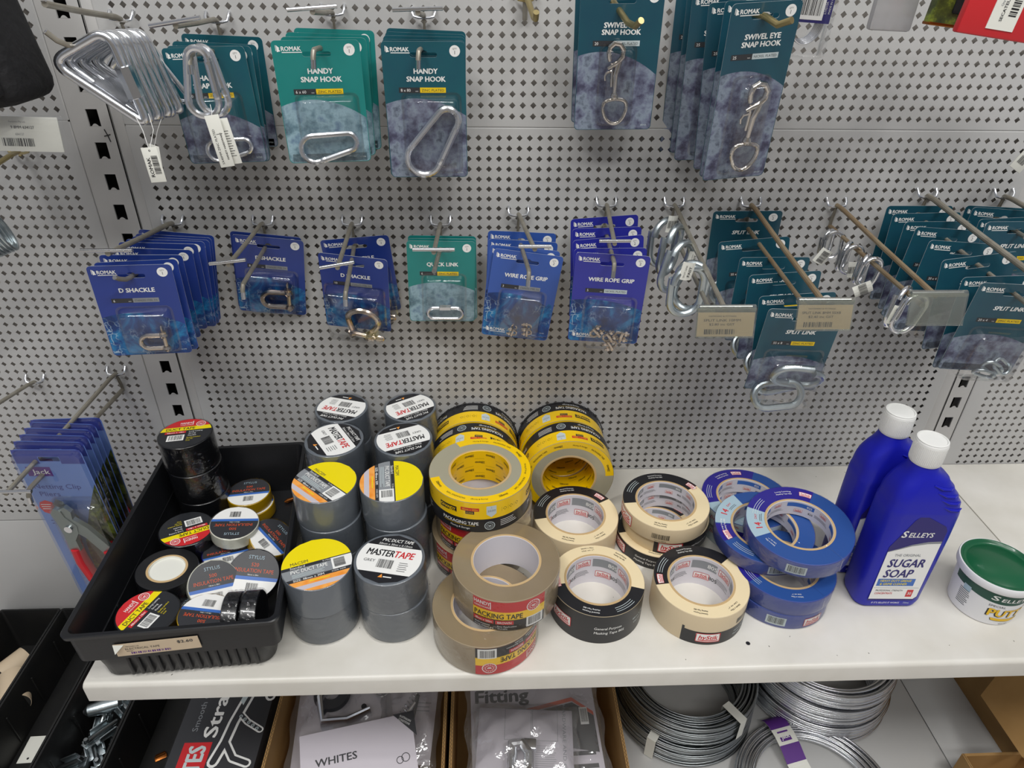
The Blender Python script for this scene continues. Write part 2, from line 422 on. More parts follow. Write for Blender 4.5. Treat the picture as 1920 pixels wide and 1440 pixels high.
def peg_panel(name, label, x0, x1, z0, z1, hx, hz, y=0., t=.0008, lip=.006):
    """sheet-steel panel with diamond holes at hx x hz (lists of centres)"""
    mb = MB(); V = {}; vs = []; fs = []
    d = .0038; h = P / 2
    def g(x, yy, z):
        k = (round(x * 1e5), round(yy * 1e5), round(z * 1e5))
        if k not in V: V[k] = len(vs); vs.append((x, yy, z))
        return V[k]
    for cx in hx:
        for cz in hz:
            TL = g(cx-h, y, cz+h); TR = g(cx+h, y, cz+h); BR = g(cx+h, y, cz-h); BL = g(cx-h, y, cz-h)
            t_ = g(cx, y, cz+d); r_ = g(cx+d, y, cz); b_ = g(cx, y, cz-d); l_ = g(cx-d, y, cz)
            fs += [(TL,t_,TR), (TR,t_,r_), (TR,r_,BR), (BR,r_,b_), (BR,b_,BL), (BL,b_,l_), (BL,l_,TL), (TL,l_,t_)]
            T_ = g(cx, y+t, cz+d); r2 = g(cx+d, y+t, cz); b2 = g(cx, y+t, cz-d); l2 = g(cx-d, y+t, cz)
            fs += [(t_,T_,r2,r_), (r_,r2,b2,b_), (b_,b2,l2,l_), (l_,l2,T_,t_)]
    X0, X1, Z0, Z1 = min(hx)-h, max(hx)+h, min(hz)-h, max(hz)+h
    mb.add(vs, fs, 'panel')
    def strip(a, b, c, e): mb.add([(a,y,c),(b,y,c),(b,y,e),(a,y,e)], [(0,1,2,3)], 'panel')
    if X0 > x0: strip(x0, X0, z0, z1)
    if X1 < x1: strip(X1, x1, z0, z1)
    if Z0 > z0: strip(max(x0, X0), min(x1, X1), z0, Z0)
    if Z1 < z1: strip(max(x0, X0), min(x1, X1), Z1, z1)
    # rolled edges
    for (a, b, c, e) in ((x0, z0, x1, z0), (x1, z0, x1, z1), (x1, z1, x0, z1), (x0, z1, x0, z0)):
        nx, nz = (e - b), -(c - a); L = math.hypot(nx, nz); nx /= L; nz /= L
        r = .0014
        q = []
        for k in range(4):
            an = k * pi / 6; q.append((sin(an) * r, (1 - cos(an)) * r))
        q.append((r, lip))
        vs2 = []
        for o, yy in q: vs2 += [(a + nx*o, y + yy, b + nz*o), (c + nx*o, y + yy, e + nz*o)]
        mb.add(vs2, [(2*i, 2*i+1, 2*i+3, 2*i+2) for i in range(4)], 'panel')
    o = mb.build(name, smooth=None)
    tag(o, label, 'pegboard', 'perforated back panels')
    return o

def rng(a, b): return [i * P for i in range(a, b + 1)]
peg_panel('pegboard_panel', 'large perforated steel back panel of the middle bay, below the horizontal seam', -.6040, .5185, -.5190, .0108, rng(-47, 40), [-i*P for i in range(0, 42)])
peg_panel('pegboard_panel', 'perforated steel back panel of the middle bay, above the seam behind the snap hooks', -.6040, .5185, .0136, .42, [x + .003 for x in rng(-47, 40)], [.025 + i*P for i in range(0, 31)])
peg_panel('pegboard_panel', 'perforated steel back panel of the left bay, below the seam behind the pliers', -1.16, -.6688, -.6055, .0155, [-.6862 - i*P for i in range(0, 37)], [-i*P for i in range(0, 48)])
peg_panel('pegboard_panel', 'perforated steel back panel of the left bay, above the seam behind the black article', -1.16, -.6688, .0175, .42, [-.6775 - i*P for i in range(0, 37)], [.029 + i*P for i in range(0, 31)])
peg_panel('pegboard_panel', 'perforated steel back panel of the right bay, at the right edge beside the putty tub', .5725, 1.15, -.5190, .42, [.5990 + i*P for i in range(0, 42)], [-i*P for i in range(-33, 42)])

# steel behind the perforations, and the blank panels below
mb = MB(); mb.box(-1.3, 1.3, .030, .034, -1.0, .6, 'backing')
o = mb.build('wall_back'); struct(o)
mb = MB(); mb.rbox(-1.16, -.6695, 0, .012, -.905, -.6075, .003, 'panel')
tag(mb.build('kick_panel'), 'plain grey steel kick panel under the perforated panel, behind the black bins at left', 'panel')
mb = MB(); mb.rbox(-.604, .5185, .002, .012, -.905, -.521, .003, 'panel')
tag(mb.build('kick_panel'), 'plain steel panel under the white shelf, behind the wire coils', 'panel')
mb = MB(); mb.rbox(.5725, 1.15, .002, .012, -.905, -.521, .003, 'panel')
tag(mb.build('kick_panel'), 'plain steel panel low in the right bay, behind the open cardboard carton', 'panel')

# slotted uprights
def upright(x0, x1, xs, name, label, flange):
    """post face x0..x1 with slots centred on xs"""
    root = thing(name, label, 'shelf upright')
    mb = MB(); w = .0068; hh = .0095; y = .0015
    zs = [-.0178 - k * .0377 for k in range(-11, 24)]
    top = zs[0] + .0188; vs = []; fs = []
    prev = top
    def q(a, b, c, d): mb.add([(a,y,c),(b,y,c),(b,y,d),(a,y,d)], [(0,1,2,3)], 'post')
    q(x0, xs-w, zs[-1]-.0188, top); q(xs+w, x1, zs[-1]-.0188, top)
    for z in zs:
        q(xs-w, xs+w, z+hh, prev)
        # slot lower edge with its little round bump
        n = 10; pts = []
        for i in range(n + 1):
            u = -w + 2*w*i/n; b = math.sqrt(max(0, .0032**2 - u*u)) * .9 if abs(u) < .0032 else 0
            pts.append((xs+u, y, z-hh+b))
        nx = z - .0188 * 1.0 - .0
        vs = pts + [(p[0], y, z-hh-.0002) for p in pts]
        mb.add(vs, [(i+n+1, i+n+2, i+1, i) for i in range(n)], 'post')
        # slot walls
        mb.add([(xs-w,y,z+hh),(xs+w,y,z+hh),(xs+w,y+.002,z+hh),(xs-w,y+.002,z+hh)], [(0,1,2,3)], 'post')
        for sx in (-w, w): mb.add([(xs+sx,y,z-hh),(xs+sx,y,z+hh),(xs+sx,y+.002,z+hh),(xs+sx,y+.002,z-hh)], [(0,1,2,3)], 'post')
        prev = z - hh
    q(xs-w, xs+w, zs[-1]-.0188, prev)
    f = mb.build('slotted_face', root, smooth=None)
    mb = MB()
    mb.box(x0, x0+.0014, y, .0285, zs[-1]-.0188, top, 'post'); mb.box(x1-.0014, x1, y, .0285, zs[-1]-.0188, top, 'post')
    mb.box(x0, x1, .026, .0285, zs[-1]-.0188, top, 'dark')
    mb.build('channel', root, smooth=None)
    mb = MB(); mb.rbox(min(flange), max(flange), .0012, .010, zs[-1]-.0188, top, .0012, 'post')
    mb.build('side_flange', root)
    return root
ul = upright(-.6685, -.6190, -.6395, 'slotted_upright', 'slotted grey steel upright at left, with a handwritten cross beside its slots', (-.6180, -.6050))
upright(.5375, .5715, .5538, 'slotted_upright', 'slotted grey steel upright at right, behind the two blue bottles', (.5195, .5365))
mb = MB()                                   # the felt-pen cross
for a, b in (((-.6305, .0070), (-.6268, -.0075)), ((-.6325, -.0010), (-.6250, .0010))):
    mb.tube([(a[0], .0012, a[1]), ((a[0]+b[0])/2+.0004, .0012, (a[1]+b[1])/2), (b[0], .0012, b[1])], .0006, 'k', seg=6)
mb.build('pen_cross', ul)

# shelves and decks
def shelf_board(name, label, x0, x1, z, yf, th, yb=-.001, cat='shelf', mat='shelf'):
    mb = MB(); r = .006
    prof = [(yb, z)] + [(yf + r - r*sin(a), z - r + r*cos(a)) for a in [k*pi/12 for k in range(7)]] + [(yf, z-th+.002), (yf+.002, z-th), (yf+.02, z-th), (yf+.02, z-th+.002), (yf+.003, z-th+.003), (yf+.003, z-.009), (yb, z-.004)]
    n = len(prof); xs = [x0, x0 + .0015, x1 - .0015, x1]
    vs = []
    for i, x in enumerate(xs):
        dz = -.0012 if i in (0, 3) else 0
        vs += [(x, y + (.001 if i in (0, 3) and y < yf + .01 else 0), zz + dz) for y, zz in prof]
    fs = []
    for i in range(3):
        for j in range(n): k = (j + 1) % n; fs.append((i*n+j, i*n+k, (i+1)*n+k, (i+1)*n+j))
    fs += [tuple(range(n))[::-1], tuple(3*n + j for j in range(n))]
    mb.add(vs, fs, mat)
    return tag(mb.build(name, smooth=40), label, cat)
sh = shelf_board('metal_shelf', 'long white steel shelf that carries the tape rolls and the black tray', -.6405, .5572, ZS, -.372, .030)
mb = MB(); rnd = random.Random(3)           # chips, crumbs and the screw hole
for k in range(70):
    x = rnd.uniform(-.62, .54); y = rnd.uniform(-.365, -.01); s = rnd.uniform(.0003, .0009)
    a = rnd.uniform(0, 3); mb.box(-s*rnd.uniform(.6, 3), s, -s*.5, s*.5, ZS, ZS+.0002, 'dirt', T(x, y, 0) @ Matrix.Rotation(a, 4, 'Z'))
mb.lathe([(.0, ZS+.0002), (.0027, ZS+.0002)], 'k', 16, T(.1345, -.3375, 0))
mb.build('paint_chips', sh)['kind'] = 'stuff'
sh2 = shelf_board('metal_shelf', 'white steel shelf of the right bay, under the putty tub, right of the diagonal gap', .5592, 1.15, ZS, -.372, .030)
mb = MB(); mb.tube([(.662, -.088, ZS+.002), (.667, -.090, ZS+.0025), (.671, -.093, ZS+.002)], [.001, .002, .0008], 'dirt', 8)
tag(mb.build('debris_crumb'), 'tiny dark crumb lying on the right-hand shelf near the perforated panel', 'crumb')
shelf_board('base_deck', 'lower steel deck under the white shelf, carrying cartons and wire coils', -.6405, .5572, ZD, -.50, .04, cat='shelf deck', mat='panel')
shelf_board('base_deck', 'lower steel deck of the right bay, right of the dark gap line', .5592, 1.15, ZD, -.50, .04, cat='shelf deck', mat='panel')
shelf_board('base_deck', 'lower steel deck of the left bay, under the black bins', -1.16, -.6425, ZD, -.50, .04, cat='shelf deck', mat='panel')
mb = MB(); mb.box(-2.2, 2.2, -2.6, .06, -1.03, -1.02, 'backing'); struct(mb.build('floor', smooth=None))
CARDS = {
 'dshackle6': [(-0.5703, -0.147, -0.1042, 0.12, 0.0325, 0.0215), (-0.5685, -0.1337, -0.1044, 0.12, -0.0263, -0.0028), (-0.5669, -0.1221, -0.102, 0.12, 0.1232, 0.0502), (-0.5628, -0.1022, -0.1024, 0.1116, 0.1655, 0.0846), (-0.5601, -0.09, -0.1001, 0.0522, 0.1092, 0.0529), (-0.557, -0.0768, -0.1015, 0.12, 0.0048, 0.0777), (-0.5571, -0.0612, -0.1046, 0.1011, 0.0043, 0.0922), (-0.5599, -0.0461, -0.107, 0.0909, 0.0041, 0.0963), (-0.5634, -0.0281, -0.1091, 0.1147, 0.0554, 0.1384)],
 'dshackle8': [(-0.4548, -0.0212, -0.1183, 0.0515, 0.1204, 0.1246), (-0.4577, -0.018, -0.115, 0.0341, 0.1097, 0.1167)],
 'dshackle10': [(-0.3449, -0.0554, -0.1298, -0.12, 0.1767, 0.0716), (-0.3471, -0.0194, -0.1191, 0.0479, 0.1241, -0.0715)],
 'quicklink': [(-0.2363, -0.0329, -0.1188, 0.015, 0.0084, 0.0196), (-0.2354, -0.029, -0.117, -0.0241, 0.0, -0.0018), (-0.2353, -0.0229, -0.1153, -0.0267, -0.0001, 0.0053)],
 'gripblue': [(-0.1266, -0.0703, -0.1197, 0.0367, -0.0026, 0.144), (-0.1315, -0.0665, -0.1151, -0.0098, -0.0357, 0.0957), (-0.1329, -0.0462, -0.1131, -0.0256, -0.0006, 0.0519), (-0.1333, -0.0269, -0.1089, -0.0295, -0.0005, 0.0345)],
 'gripviolet': [(-0.0319, -0.1163, -0.104, -0.1003, 0.0881, 0.0235), (-0.0314, -0.0952, -0.1047, -0.0073, 0.0, -0.0101), (-0.0309, -0.0698, -0.1007, 0.0128, -0.0005, -0.0805), (-0.0288, -0.0466, -0.0964, 0.0269, -0.0003, -0.0221), (-0.0287, -0.0212, -0.0909, 0.0482, -0.0013, -0.0563)],
 'split55': [(0.1765, -0.1903, -0.1405, -0.026, 0.108, 0.0291), (0.1737, -0.1653, -0.1328, -0.0265, 0.001, -0.077), (0.1709, -0.1296, -0.1219, 0.0481, -0.0013, -0.046), (0.1702, -0.0949, -0.1164, 0.0107, -0.0, -0.0023), (0.1554, -0.0562, -0.1077, -0.0925, 0.0051, -0.1229), (0.157, -0.0154, -0.0849, -0.12, 0.1218, -0.05)],
 'split20': [(0.4069, -0.1934, -0.1095, -0.0835, 0.1096, 0.0264), (0.3997, -0.1701, -0.1095, -0.0171, 0.0003, -0.0346), (0.3855, -0.145, -0.0949, 0.0089, -0.0006, -0.1212), (0.3841, -0.115, -0.0901, -0.0011, -0.0, 0.0674), (0.3787, -0.0898, -0.0827, 0.0226, 0.001, 0.0759), (0.379, -0.0648, -0.0819, 0.0325, 0.0, 0.0026), (0.3771, -0.0401, -0.0792, -0.0102, 0.0002, -0.0287), (0.3784, -0.02, -0.0763, -0.0007, 0.0, -0.0023)],
 'split25': [(0.4718, -0.0801, -0.0766, -0.0053, 0.0001, -0.0106), (0.4765, -0.06, -0.0787, -0.007, 0.0002, -0.0426), (0.4835, -0.0356, -0.076, -0.0949, -0.0025, 0.0447), (0.4849, -0.0207, -0.0776, -0.1025, -0.0012, 0.0193)],
 'snap50': [(-0.4773, -0.0536, 0.1023, -0.0075, 0.01, -0.0383), (-0.4716, -0.0504, 0.1031, 0.0334, -0.0001, -0.0065), (-0.469, -0.0388, 0.1048, 0.0579, 0.001, 0.0374), (-0.4677, -0.0158, 0.1101, -0.004, 0.0889, 0.0307)],
 'snap60': [(-0.35, -0.0953, 0.1143, 0.1058, 0.0305, -0.0102), (-0.3465, -0.0693, 0.1144, 0.0606, 0.0566, 0.0067), (-0.3454, -0.0523, 0.1163, 0.0141, -0.0069, 0.0249), (-0.3395, -0.045, 0.12, -0.1191, -0.0381, 0.0098)],
 'snap80': [(-0.2439, -0.0762, 0.1124, 0.0219, 0.0675, -0.0038), (-0.2439, -0.0651, 0.1128, 0.0018, 0.0, 0.0066), (-0.2438, -0.0539, 0.1151, -0.0302, -0.0001, 0.0088), (-0.2434, -0.0425, 0.1171, -0.0994, -0.0007, 0.0143), (-0.2432, -0.0322, 0.1195, -0.12, -0.0011, 0.0182)],
 'swivel20': [(-0.0382, -0.0671, 0.1637, -0.0143, 0.0819, -0.0181), (-0.0408, -0.0458, 0.1658, -0.0841, 0.1125, -0.0263)],
 'swivel25': [(0.0926, -0.1245, 0.1551, 0.1193, 0.171, -0.0633), (0.0966, -0.0943, 0.1549, -0.0398, 0.0943, -0.0316), (0.0861, -0.0762, 0.1534, -0.12, 0.1797, -0.0838), (0.074, -0.0549, 0.1591, -0.0922, 0.1657, -0.0488), (0.0725, -0.0394, 0.163, -0.12, 0.1792, -0.0416), (0.0659, -0.0188, 0.1634, -0.12, 0.1057, -0.026)],
 'pliers': [(-0.7051, -0.1961, -0.3166, -0.12, -0.0827, -0.0452), (-0.7069, -0.184, -0.3137, -0.12, 0.0021, -0.0198), (-0.7124, -0.1642, -0.3186, -0.12, 0.0021, -0.0263), (-0.719, -0.1443, -0.3232, -0.1156, 0.0, -0.0044), (-0.7248, -0.1244, -0.3285, -0.1049, -0.0001, -0.003), (-0.7398, -0.0889, -0.3424, 0.054, 0.2326, 0.2265)],
}
# ================================================================ hanging hardware, shown as local shapes
def stadium(w, h, n=10):
    """closed loop, long axis x"""
    r = h / 2; a = w / 2 - r
    return [(a + r*sin(t), -r*cos(t)) for t in [pi*i/n for i in range(n+1)]] + [(-a - r*sin(t), r*cos(t)) for t in [pi*i/n for i in range(n+1)]]
def pear(L, R1, R2, n=10):
    """closed pear outline: big end at +x"""
    d = L - R1 - R2; s = (R1 - R2) / d; al = math.asin(s)
    c1 = L/2 - R1; c2 = -L/2 + R2
    p = [(c1 + R1*cos(t), R1*sin(t)) for t in [-(pi/2+al) + (pi+2*al)*i/n for i in range(n+1)]]
    p += [(c2 + R2*cos(t), R2*sin(t)) for t in [(pi/2+al) + (pi-2*al)*i/n for i in range(n+1)]]
    return p
def xz(pts, y=0., rot=0., cx=0., cz=0.):
    c, s = cos(rot), sin(rot); return [(cx + x*c - z*s, y, cz + x*s + z*c) for x, z in pts]

def snap_hook(parent, L, rot, cx, cz, y=-.006, d=.006, mat='zinc', name='snap_hook', scale=1.):
    R1, R2 = L*.23, L*.15; p = pear(L, R1, R2, 12)
    mb = MB(); q = xz(p, y, rot, cx, cz); n = len(q)
    mb.tube(q, d/2, mat, 10, closed=True)
    # nose bumps either side of the gate
    for i in (12, 13):
        a = Vector(q[i]); b = Vector(q[(i+1) % n]); mb.tube([a, a.lerp(b, .12), a.lerp(b, .24)] if i == 12 else [a, a.lerp(b, .05), a.lerp(b, .1)], [d*.45, d*.62, d*.45], mat, 10)
    o = mb.build(name, parent)
    mb = MB(); a = Vector(q[12]); b = Vector(q[13]); k = Vector((0, -.0006, 0))
    mb.tube([a.lerp(b, .2)+k, a.lerp(b, .5)+k, a.lerp(b, .94)+k], [d*.56]*3, mat, 10)
    for f in (.22, .9):
        c = a.lerp(b, f); mb.tube([c + Vector((0, -d*.66, 0)), c + Vector((0, d*.66, 0))], d*.2, mat, 8)
    mb.build('spring_gate', o); return o

def d_shackle(parent, w, h, rot, cx, cz, y=-.007, d=.006, mat='stain', bow=False):
    """opening towards +x, bow at -x"""
    mb = MB(); r = h/2; p = []
    if bow: p = [(w*.45, -h*.30), (w*.2, -h*.42), (-w*.1, -h*.55)] + [(-w*.12 - h*.62*sin(t)*.8, -h*.58*cos(t)) for t in [pi*i/10 for i in range(1, 10)]] + [(-w*.1, h*.55), (w*.2, h*.42), (w*.45, h*.30)]
    else: p = [(w/2, -r)] + [(-w/2 + r - r*sin(t), -r*cos(t)) for t in [pi*i/10 for i in range(11)]] + [(w/2, r)]
    mb.tube(xz(p, y, rot, cx, cz), d/2, mat, 10)
    hh = .30*h if bow else r
    for s in (-1, 1):
        a = xz([(w*.5, s*hh - d*.45), (w*.5, s*hh + d*.45)], y, rot, cx, cz); mb.tube([a[0], Vector(a[0]).lerp(Vector(a[1]), .5), a[1]], [d*.7, d*.95, d*.7], mat, 14)
    o = mb.build('shackle_bow', parent)
    mb = MB(); e = hh + d*.5
    mb.tube(xz([(w*.5, -e - d*.25), (w*.5, e + d*.5)], y, rot, cx, cz), d*.42, mat, 12)
    mb.tube(xz([(w*.5, e), (w*.5, e + d*.35)], y, rot, cx, cz), d*.72, mat, 14)
    mb.tube(xz([(w*.5, e + d*.3), (w*.5, e + d*.8), (w*.5, e + d*1.7), (w*.5, e + d*1.9)], y, rot, cx, cz), [d*.3, d*.62, d*.62, d*.3], mat, 10, flat=.45)
    mb.build('shackle_pin', o); return o

def quick_link(parent, w, h, rot, cx, cz, y=-.006, d=.005, mat='zinc', name='quick_link'):
    mb = MB(); mb.tube(xz(stadium(w, h), y, rot, cx, cz), d/2, mat, 10, closed=True); o = mb.build(name, parent)
    mb = MB(); a = w*.17
    mb.tube(xz([(-a, h/2), (-a+.0006, h/2), (a-.0006, h/2), (a, h/2)], y, rot, cx, cz), [d*.6, d*.82, d*.82, d*.6], mat, 6)
    for k in range(4): mb.tube(xz([(a + .0012*k + .0006, h/2), (a + .0012*k + .0011, h/2)], y, rot, cx, cz), d*.6, mat, 12)
    mb.build('sleeve_nut', o); return o

def rope_grip(parent, rot, cx, cz, y, s, mat='stain'):
    mb = MB(); r = .0032*s; L = .010*s
    p = [(-r, L)] + [(-r*cos(t), -r*sin(t)) for t in [pi*i/6 for i in range(7)]] + [(r, L)]
    mb.tube(xz(p, y, rot, cx, cz), .0013*s, mat, 8)
    X = T(cx, y, cz) @ Matrix.Rotation(-rot, 4, 'Y')
    mb.rbox(-.0058*s, .0058*s, -.0030*s, .0030*s, .0015*s, .0045*s, .0009*s, mat, X)
    for sx in (-r, r):
        mb.lathe([(.0, 0), (.0026*s, 0), (.0026*s, .0022*s), (0, .0022*s)], mat, 6, X @ T(sx, 0, .0055*s))
    return mb.build('wire_rope_grip', parent)

def swivel_hook(parent, L, rot, cx, cz, y=-.009, mat='chrome'):
    """trigger snap with round hook on top, shaft and D-shaped swivel eye"""
    k = L; mb = MB()
    def q(pts): return xz([(x*k, z*k) for x, z in pts], y, rot, cx, cz)
    hook = [(-.10, .20), (-.04, .235), (.03, .27), (.085, .33), (.095, .41), (.05, .475), (-.02, .49), (-.075, .45), (-.09, .39), (-.085, .33), (-.075, .29)]
    mb.tube(q(hook), [.022*k, .03*k, .034*k, .036*k, .036*k, .036*k, .036*k, .036*k, .033*k, .03*k, .026*k], mat, 12)
    mb.tube(q([(.06, .31), (.03, .22), (.0, .12), (-.004, -.05), (-.006, -.12)]), [.03*k, .04*k, .038*k, .028*k, .028*k], mat, 12)
    o = mb.build('snap_body', parent)
    mb = MB(); mb.tube(q([(-.06, .27), (-.045, .18), (-.05, .06), (-.05, -.02)]), [.014*k, .017*k, .017*k, .014*k], mat, 10)
    mb.tube(q([(-.055, .17), (-.12, .15), (-.14, .11), (-.13, .06)]), [.016*k, .016*k, .014*k, .01*k], mat, 10)
    mb.build('trigger_bolt', o)
    mb = MB()
    mb.tube(q([(-.006, -.10), (-.006, -.13), (-.006, -.16), (-.006, -.18)]), [.036*k, .05*k, .05*k, .04*k], mat, 14)
    dd = [(-.12, -.20), (0, -.175), (.12, -.20), (.155, -.27), (.13, -.38), (.07, -.46), (0, -.485), (-.07, -.46), (-.13, -.38), (-.155, -.27)]
    # smooth the closed D
    P2 = []
    n = len(dd)
    for i in range(n):
        p0, p1, p2, p3 = (Vector(dd[(i+j-1) % n]) for j in range(4))
        for t in (0, .34, .67): P2.append(tuple(.5*((2*p1) + (p2-p0)*t + (2*p0-5*p1+4*p2-p3)*t*t + (3*p1-p0-3*p2+p3)*t**3)))
    mb.tube(q(P2), .027*k, mat, 12, closed=True); mb.build('swivel_eye', o)
    return o

def chain_link(mb, w, h, d, X, mat='zincd', gap=.0, twist=0.):
    """split link: long axis z, with the side cut"""
    p = [(z, x) for x, z in stadium(h, w, 12)]
    mb.tube([(x, twist * (i/len(p) - .5), z) for i, (x, z) in enumerate(p)], d/2, mat, 12, closed=(twist == 0), xf=X)

# ================================================================ carded goods
def card_outline(W, H, r=.0045):
    return [(x, z) for x, z in rrect(-W/2, W/2, -H, 0, r, 5)]
def euro_slot(zc=-.0128, w=.0285, h=.0046):
    r = h/2; a = w/2 - r
    pts = [(a + r*sin(t), zc - r*cos(t)) for t in [pi*i/5 for i in range(6)]]
    pts += [(.0042*cos(t), zc + h/2 + .0022*sin(t)) for t in [pi*i/5 for i in range(6)]]
    pts += [(-a - r*sin(t), zc + r*cos(t)) for t in [pi*i/5 for i in range(6)]]
    return pts
def sheet_with_hole(mb, outer, holes, y0, y1, mf, mbk, me):
    """flat sheet in xz with holes, front at y0 (towards the viewer), back at y1"""
    bm = bmesh.new(); loops = []
    for L in [outer] + holes:
        vs = [bm.verts.new((x, 0, z)) for x, z in L]; loops.append(vs)
        for i in range(len(vs)): bm.edges.new((vs[i], vs[(i+1) % len(vs)]))
    bmesh.ops.triangle_fill(bm, edges=list(bm.edges), use_beauty=True)
    bm.verts.index_update()
    V = [v.co.copy() for v in bm.verts]; F = [[v.index for v in f.verts] for f in bm.faces]
    mb.add([(v.x, y0, v.z) for v in V], F, mf); mb.add([(v.x, y1, v.z) for v in V], [f[::-1] for f in F], mbk)
    for vs in loops:
        n = len(vs); pts = [(v.co.x, v.co.z) for v in vs]
        mb.add([(x, y0, z) for x, z in pts] + [(x, y1, z) for x, z in pts], [(i, (i+1) % n, n + (i+1) % n, n + i) for i in range(n)], me)
    bm.free()

def blister(mb, x0, x1, z0, z1, depth, mat='blister', r=.006, taper=.0035, flange=.0025):
    """thin clear formed dome on the card face"""
    def loop(i, y): return [(x, y, z) for x, z in rrect(x0+i, x1-i, z0+i, z1-i, max(.001, r - i*.4), 4)]
    L = [loop(-flange, -.0003), loop(0, -.0004), loop(taper*.35, -depth*.55), loop(taper, -depth*.93), loop(taper+.0012, -depth)]
    n = len(L[0]); vs = [p for l in L for p in l]
    fs = []
    for k in range(len(L)-1):
        for i in range(n): j = (i+1) % n; fs.append((k*n+i, k*n+j, (k+1)*n+j, (k+1)*n+i))
    fs.append(tuple((len(L)-1)*n + i for i in range(n)))
    mb.add(vs, fs, mat)

def brand_mark(a, x, z, k, mat='w', full=True):
    """flag-like mark and the lettering beside it; k = letter height"""
    a.poly([(x, z-k*.75), (x, z+k*.75), (x+k*.72, z+k*.1), (x+k*.52, z-k*.05), (x+k*.8, z-k*.6)], mat, 3)
    a.poly([(x-k*.25, z-k*.55), (x-k*.12, z-k*.5), (x-k*.12, z+k*.8), (x-k*.25, z+k*.7)], mat, 3)
    a.text('ROMAK', x+k*.95, z, k, mat, bold=.035, shear=.0, w=k*4.9, al='l') if False else a.text('ROMAK', x+k*3.35, z, k, mat, bold=.07, w=k*4.6)
    a.rect(x+k*1.1, x+k*5.8, z-k*.95, z-k*.75, mat, 3)

def make_card(name, W, H, head, low, arch, title, tz, badge, size, bcol, qty, code, bl, product, bz=None, side_logo=False, th=.0005, ts=.0052, slant=0.):
    root = bpy.data.objects.new(name, None); COL.objects.link(root); root.empty_display_size = .02
    mb = MB()
    sheet_with_hole(mb, card_outline(W, H), [euro_slot()], 0, th, head, 'cardback', 'cardedge')
    a = Art()
    # picture area under an arch
    zl, zt, zr = (-H*v for v in arch); n = 14; e = .0006
    top = []
    for i in range(n + 1):
        t = i / n; z = (1-t)**2*zl + 2*t*(1-t)*(2*zt - (zl+zr)/2) + t*t*zr if False else zl*(1-t)*(1-2*t) + 4*t*(1-t)*zt + zr*t*(2*t-1)
        top.append((W/2 - e - (W-2*e)*(1-t), z))
    r = .0042
    a.poly(top + arc(W/2-e-r, -H+e+r, r, 0, -pi/2, 4) + arc(-W/2+e+r, -H+e+r, r, -pi/2, -pi, 4), low, 1)
    a.rect(-W/2+.004, W/2-.004, -H+.0012, -H+.0095, 'kk', 1) if .115 < H < .13 and head not in ('royal', 'royal2', 'royal3') else None
    brand_mark(a, -W/2+.0050, -.0074, .0042)
    a.disc(W/2-.0108, -.0090, .0056, 'w', 2); a.text('QTY', W/2-.0108, -.0068, .0016, 'kk', bold=.0); a.text(qty, W/2-.0108, -.0103, .0036, 'kk', bold=.0)
    for i, t in enumerate(title): a.text(t, .0015, -tz[i]*H, ts, 'w', bold=.09, shear=slant)
    z = -badge*H; bx = -.028; split = bx + .0225; bh = .0027
    a.rect(bx, split, z-bh, z+bh, 'kk', 2); a.rect(split, split+.0275, z-bh, z+bh, bcol, 2)
    a.text(size, bx+.002, z, .0030, 'w', bold=.01, al='l'); a.text('mm', split-.0035, z-.0009, .0014, 'w', bold=0)
    a.text({'amb': 'ZINC PLATED', 'grn': 'STAINLESS STEEL 316', 'lw': 'NICKEL PLATED'}[bcol], split+.0137, z, .0025, 'kk', w=.024, bold=0)
    a.text(code, W/2-.0085, -H+.0052, .0016, 'lw', bold=0)
    if side_logo: brand_mark(a, -W/2+.006, -H+.010, .0042)
    a.emit(mb, f_front(0.), lh=.00006)
    mb.build('backing_card', root)
    mb = MB()
    for b in bl: blister(mb, *b)
    mb.build('blister', root)
    product(root)
    return root

CT = {}
CT['dshackle6'] = make_card('carded_shackle', .087, .113, 'royal', 'ocean', (.56, .52, .66), ['D SHACKLE'], [.262], .375, '6', 'grn', '1', '161395',
    [(-.025, .031, -.108, -.052, .013)], lambda p: d_shackle(p, .026, .017, 0, .006, -.093, d=.0055))
CT['dshackle8'] = make_card('carded_shackle', .087, .113, 'royal', 'ocean', (.56, .52, .66), ['D SHACKLE'], [.262], .375, '8', 'grn', '1', '161396',
    [(-.030, .033, -.110, -.048, .013)], lambda p: d_shackle(p, .034, .022, R_(2), .006, -.087, d=.0070))
CT['dshackle10'] = make_card('carded_shackle', .087, .113, 'royal', 'ocean', (.56, .52, .66), ['D SHACKLE'], [.262], .375, '10', 'grn', '1', '161397',
    [(-.039, .036, -.126, -.046, .019)], lambda p: d_shackle(p, .036, .036, R_(-100), .008, -.098, y=-.009, d=.0085, bow=True))
CT['quicklink'] = make_card('carded_quick_link', .087, .113, 'teal2', 'grunge3', (.56, .50, .60), ['QUICK LINK'], [.275], .39, '6', 'amb', '1', '704128',
    [(-.024, .030, -.110, -.046, .011)], lambda p: quick_link(p, .046, .0155, 0, .004, -.098, d=.005))
def grips(sp):
    def f(p):
        for rot, x, z, y, s in sp: rope_grip(p, rot, x, z, y, s)
    return f
CT['gripblue'] = make_card('carded_rope_grip', .087, .118, 'royal3', 'ocean', (.50, .49, .62), ['WIRE ROPE GRIP'], [.27], .40, '3', 'grn', '2', '161401',
    [(-.027, .030, -.114, -.052, .014)], grips([(R_(80), -.002, -.108, -.006, .95), (R_(95), .017, -.105, -.006, .95)]), side_logo=True)
